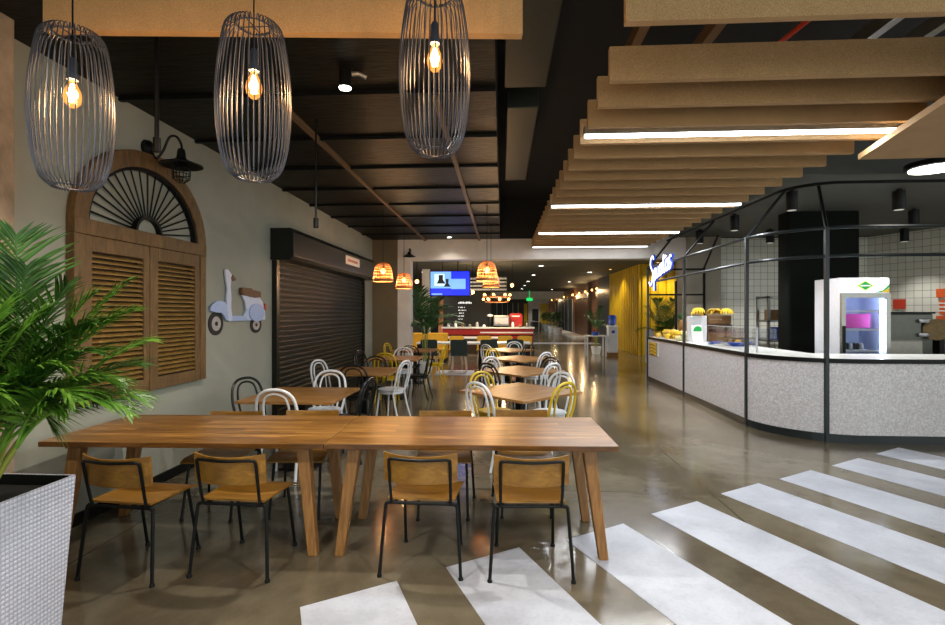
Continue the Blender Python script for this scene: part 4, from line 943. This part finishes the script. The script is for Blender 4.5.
def palm(loc, h, spread, label, n=16, leafm='leaf_c', pot=None, seed=1, ll=.22):
    rr = random.Random(seed); t = thing('potted_palm', label, 'plant', loc)
    z0 = 0
    if pot:
        MB().lathe([(pot*.75,0),(pot,pot*1.5),(pot*.95,pot*1.5),(pot*.9,pot*1.3)], n=20).build('pot', M['white_metal'], t, True); MB().lathe([(.001,pot*1.32),(pot*.9,pot*1.32),(pot*.9,pot*1.25),(.001,pot*1.25)], n=16, caps=False).build('soil', M['soil'], t); z0 = pot*1.3
    for k in range(4): 
        a = k*1.7; MB().tube([(.04*cos(a),.04*sin(a),z0),(.07*cos(a),.07*sin(a),z0+(h-z0)*.45)], [.016,.01], 6).build('cane', M['stem'], t, True)
    for k in range(n):
        a = 2*pi*k/n*2.4 + rr.uniform(-.3,.3); f = rr.uniform(.25,1); e = (k % 5)/5
        tip = (spread*(1-.55*e)*cos(a)*f**.4, spread*(1-.55*e)*sin(a)*f**.4, h*(.52 + .48*e))
        mb = MB(); frond_mesh(mb, arch_pts((.06*cos(a),.06*sin(a),z0+(h-z0)*.35), tip, h*.10, 8), 16, ll, .035, rr, .2, 58, .5)
        mb.build('frond', M[leafm], t, True)
    return t
palm((-2.02,13.3,0), 2.45, 1.05, 'tall palm in the opening below the television', 34, pot=.22, seed=2, ll=.34)
palm((3.62,19.9,0), 2.0, .6, 'palm standing behind the white side table', 12, 'leaf_c', .2, 4, .26)
palm((4.35,13.9,0), 2.15, .75, 'dark palm behind the fruit end of the kiosk', 16, 'leaf_b', .22, 6, .3)
tag(MB().prism(rounded(.13,.55,.1,4), (4.62,15.9,.02), (1,0,0), (0,0,1), (0,.04,0)).build('white_screen', M['plastic_white'], loc=(-.1,0,.55)), 'white rounded panel leaning by the yellow wall', 'panel')
for i, y in enumerate((36.5,40.5,44.5,49)):
    palm((3.95, y, 0), 1.7, .5, ['nearest potted shrub along the corridor wall','second potted shrub along the corridor wall','third potted shrub along the corridor wall','farthest potted shrub along the corridor wall'][i], 10, 'leaf_c', .35, 10+i, .35)

# food hall furniture
def shell_chair(loc, rz, mat, label, group, base_={}):
    if mat not in base_:
        t = thing('dining_chair', label, 'chair', loc, rz, group)
        MB().prism(rounded(.22,.21,.06,4), (0,0,.44), (1,0,0), (0,1,0), (0,0,.05)).build('seat', M[mat], t, True)
        MB().prism(rounded(.225,.20,.06,4), (0,-.23,.68), (1,0,0), (0,-.12,.99), (0,.04,0)).build('backrest', M[mat], t, True)
        for x in (-1,1):
            for y in (-1,1): MB().tube([(x*.16,y*.15,.45),(x*.2,y*.2,.003)], [.02,.013], 8).build('leg', M['beech'], t, True)
        base_[mat] = t
    else:
        t = copy_tree(base_[mat]); t.location = loc; t.rotation_euler.z = rz; t['label'] = label; t['group'] = group
    return t
G1 = 'dark green chairs at the long white table'
for i, (x, y) in enumerate(((-1.95,13.75),(-1.15,13.75),(-.35,13.8),(.35,13.9))):
    shell_chair((x,y,0), 0, 'dark_green', ['dark green chair with pale legs, leftmost at the white table','dark green chair with pale legs below the television','dark green chair with pale legs right of the television','dark green chair with pale legs, rightmost at the white table'][i], G1)
def white_table(loc, w_, label):
    t = thing('hall_table', label, 'table', loc)
    MB().box(-w_/2,w_/2,-.38,.38,.71,.75).build('tabletop', M['white_top'], t)
    for x in (-w_/2+.08, w_/2-.08):
        MB().box(x-.07,x+.07,-.34,.34,0,.71).build('leg_panel', M['black'], t)
white_table((-1.45,14.6,0), 1.9, 'long white topped table with black ends, left one'); white_table((.2,14.7,0), 1.2, 'long white topped table with black ends, right one'); white_table((-1.0,17.6,0), 2.4, 'white table behind the mustard chairs')
G2 = 'mustard chairs behind the white tables'
for i, (x, y, r) in enumerate(((-2.05,15.5,180),(-1.4,15.5,180),(-.55,15.6,180),(.1,15.6,180),(.7,15.6,180))):
    shell_chair((x,y,0), radians(r), 'mustard', ['mustard chair leftmost behind the white tables','mustard chair second from the palm','mustard chair in the middle behind the white tables','mustard chair fourth from the palm','mustard chair rightmost behind the white tables'][i], G2)
t = thing('mustard_sofa', 'mustard sofa bench beside the tall palm', 'sofa', (-2.7,16.6,0))
MB().box(-.9,.9,-.35,.35,.1,.45).build('seat', M['mustard'], t, bevel=.03); MB().box(-.9,.9,.25,.42,.1,.92).build('backrest', M['mustard'], t, bevel=.03); MB().box(-.9,.9,-.33,.4,0,.1).build('base', M['black'], t)
# red bar with white shelf lines, stools, things on top
t = thing('red_bar', 'red bar counter with white edge in the food hall', 'bar counter', (-.55,20.0,0))
MB().box(-1.75,1.75,-.25,.35,0,.98).build('front', M['red'], t); MB().box(-1.8,1.8,-.32,.4,.98,1.03).build('bar_top', M['white_top'], t); MB().box(-.3,1.75,-.262,-.25,.80,.85).build('edge_strip', M['white_top'], t); MB().box(-1.75,1.75,-.258,-.25,.0,.6).build('kick_panel', M['brown_dark'], t); MB().box(-1.75,1.75,-.256,-.25,.70,.74).build('dark_line', M['black'], t)  # thin black strip breaks up the red front
rn = random.Random(11)
for k in range(12):
    x = -2.1 + k*.28; h = rn.uniform(.08,.26)
    o = MB().lathe([(.05,0),(.06,h*.6),(.03,h),(.001,h)], n=10).build('jar', M[('chrome','white_top','crate','stainless')[k % 4]], smooth=True, loc=(x,19.95+rn.uniform(-.1,.2),1.03)); tag(o, 'small jar or cup standing on the red bar', 'jar', 'jars and cups on the red bar')
t = thing('coffee_machine', 'steel coffee machine on the red bar', 'coffee machine', (-.02,20.05,1.03)); MB().box(-.3,.3,-.2,.25,0,.45).build('body', M['stainless'], t, bevel=.02); MB().box(-.26,.26,-.21,-.2,.12,.36).build('panel', M['chrome'], t); MB().box(-.3,.3,-.28,-.2,0,.06).build('drip_tray', M['black'], t)
t = thing('dark_urn', 'dark urn with white lid on the red bar', 'urn', (-.47,20.05,1.03)); MB().lathe([(.10,0),(.11,.4),(.1,.42)], n=16).build('body', M['black'], t, True); MB().lathe([(.12,.42),(.12,.48),(.02,.5)], n=16).build('lid', M['white_top'], t, True)
t = thing('red_sign', 'rounded red panel with white strip at the right end of the bar', 'sign', (.55,20.3,1.03)); MB().prism(rounded(.26,.27,.1,4,0,.27), (0,0,0), (1,0,0), (0,0,1), (0,.05,0)).build('panel', M['red'], t, True); MB().box(-.16,.16,-.006,0,.40,.45).build('strip', M['white_top'], t)
# menu board wall and awning
t = thing('menu_wall', 'tall black menu board wall with small white lettering', 'menu board', (-1.35,23.0,0))
MB().box(-1.3,.85,0,.12,0,2.55).build('board', M['blackboard'], t)
for k, (w_, h) in enumerate(((.62,.09),(.30,.045),(.36,.045),(.26,.045),(.26,.045),(.2,.03))):
    lt = MB(); z = 2.0 - (.0 if k == 0 else .06+.13*k); x = -.62; n = max(3, int(w_/(h*.75)))
    for q in range(n):
        if (q*7+k) % 5 == 3 and k: continue
        lt.box(x+q*w_/n, x+(q+.7)*w_/n, -.006, 0, z, z+h*(1 if (q*3+k) % 4 else .7))
    lt.build('lettering', M['text_white'], t)
t = thing('striped_awning', 'black and white striped canopy board above the menu wall', 'awning', (-.65,22.4,2.55))
MB().box(-1.25,.85,0,.10,0,.62).box(-1.1,-1.06,.03,.07,.62,.85).box(.66,.70,.03,.07,.62,.85).build('board', M['black'], t)
for k in range(4): MB().box(-1.25,.85,-.006,0,.02+k*.16,.10+k*.16).build('stripe', M['white_top'], t)
for i, (x, y) in enumerate(((-2.72,22.6),(-3.6,23.5))):
    tag(MB().box(x-.10,x+.10,y-.1,y+.1,0,3.4).build('salmon_post', M['pink']), ['slim salmon coloured post left of the menu wall','second salmon post farther left in the food hall'][i], 'post')
tag(MB().box(-3.3,-3.0,21.0,21.3,0,3.4).build('pale_post', M['white_paint']), 'pale post behind the tall palm', 'post')
t = thing('bulb_chandelier', 'ring chandelier of glowing bulbs above the red bar', 'chandelier', (-.2,19.2,2.1))
MB().tube([(.5*cos(2*pi*k/30),.5*sin(2*pi*k/30),.1) for k in range(30)], .03, 6, True).build('ring', M['copper'], t, True)
MB().tube([(.42*cos(2*pi*k/30),.42*sin(2*pi*k/30),-.1) for k in range(30)], .03, 6, True).build('ring', M['copper'], t, True)
for k in range(14):
    a = 2*pi*k/14; MB().ball((.5*cos(a),.5*sin(a),.0 if k % 2 else .16),.05,n=8,m=5).build('bulb', M['warmlamp'], t, True)
for k in range(3): a = 2*pi*k/3; MB().cyl((.5*cos(a),.5*sin(a),.1),(.1*cos(a),.1*sin(a),1.29),.008,n=5).build('rod', M['black'], t)
point((-.1,19.2,1.9), 60, (1,.7,.4), .3)
for i, (x, y, z) in enumerate(((-1.0,17.5,2.3),(.35,17.8,2.55),(-2.6,15.5,2.55),(-1.35,19.4,2.75))):
    t = thing('bulb_pendant', ['bare warm bulb hanging left of the rattan pendants','bare warm bulb hanging right of the rattan pendants','bare warm bulb beside the white jamb','bare warm bulb high behind the television'][i], 'pendant lamp', (x,y,z), 0, 'bare bulb pendants in the food hall')
    MB().ball((0,0,0),.06,n=12,m=8).build('bulb', M['warmlamp'], t, True); MB().cyl((0,0,.05),(0,0,3.4-z),.008,n=6).build('cord', M['black'], t); point((x,y,z-.1), 15, (1,.7,.4), .06)
t = thing('barn_lamp', 'small black barn lamp on the white header near the pilaster', 'wall lamp', (-2.25,12.5,3.1))
MB().tube(spline([(0,0,0),(0,-.10,.06),(0,-.2,.04),(0,-.22,-.04)], 4), .012, 6).build('arm', M['black'], t, True); MB().lathe([(.03,-.03),(.05,-.08),(.16,-.14),(.15,-.145),(.02,-.06)], (0,-.22,0), 20).build('lamp_shade', M['black'], t, True)
for i, (x, y) in enumerate(((3.2,49.0),(2.9,53.0))):
    white = thing('hall_table', ['small far table at the corridor end','second small far table at the corridor end'][i], 'table', (x,y,0)); MB().box(-.5,.5,-.4,.4,.71,.75).build('tabletop', M['white_top'], white)
    for sx in (-.42,.42): MB().box(sx-.04,sx+.04,-.3,.3,0,.71).build('leg_panel', M['brown_dark'], white)

# ------------------------------------------------------------------ camera, world, view
cam = bpy.data.cameras.new('camera'); cam.sensor_width = 36; cam.lens = 510/945*36; cam.clip_start = .05; cam.clip_end = 200
co = bpy.data.objects.new('camera', cam); COL.objects.link(co); co.location = (0,0,1.6)
co.rotation_euler = (pi/2, 0, math.atan(29.5/510)); SC.camera = co
wd = bpy.data.worlds.new('world'); SC.world = wd; wd.use_nodes = True
bg = wd.node_tree.nodes['Background']; bg.inputs[0].default_value = (.93,.98,.95,1); bg.inputs[1].default_value = 1.05
SC.view_settings.view_transform = 'Standard'; SC.view_settings.look = 'None'; SC.view_settings.gamma = 1; SC.view_settings.exposure = 0.85
SC.view_settings.use_curve_mapping = False
SC.cycles.use_denoising = True; SC.cycles.max_bounces = 8; SC.cycles.sample_clamp_indirect = 6; SC.cycles.caustics_reflective = False; SC.cycles.caustics_refractive = False
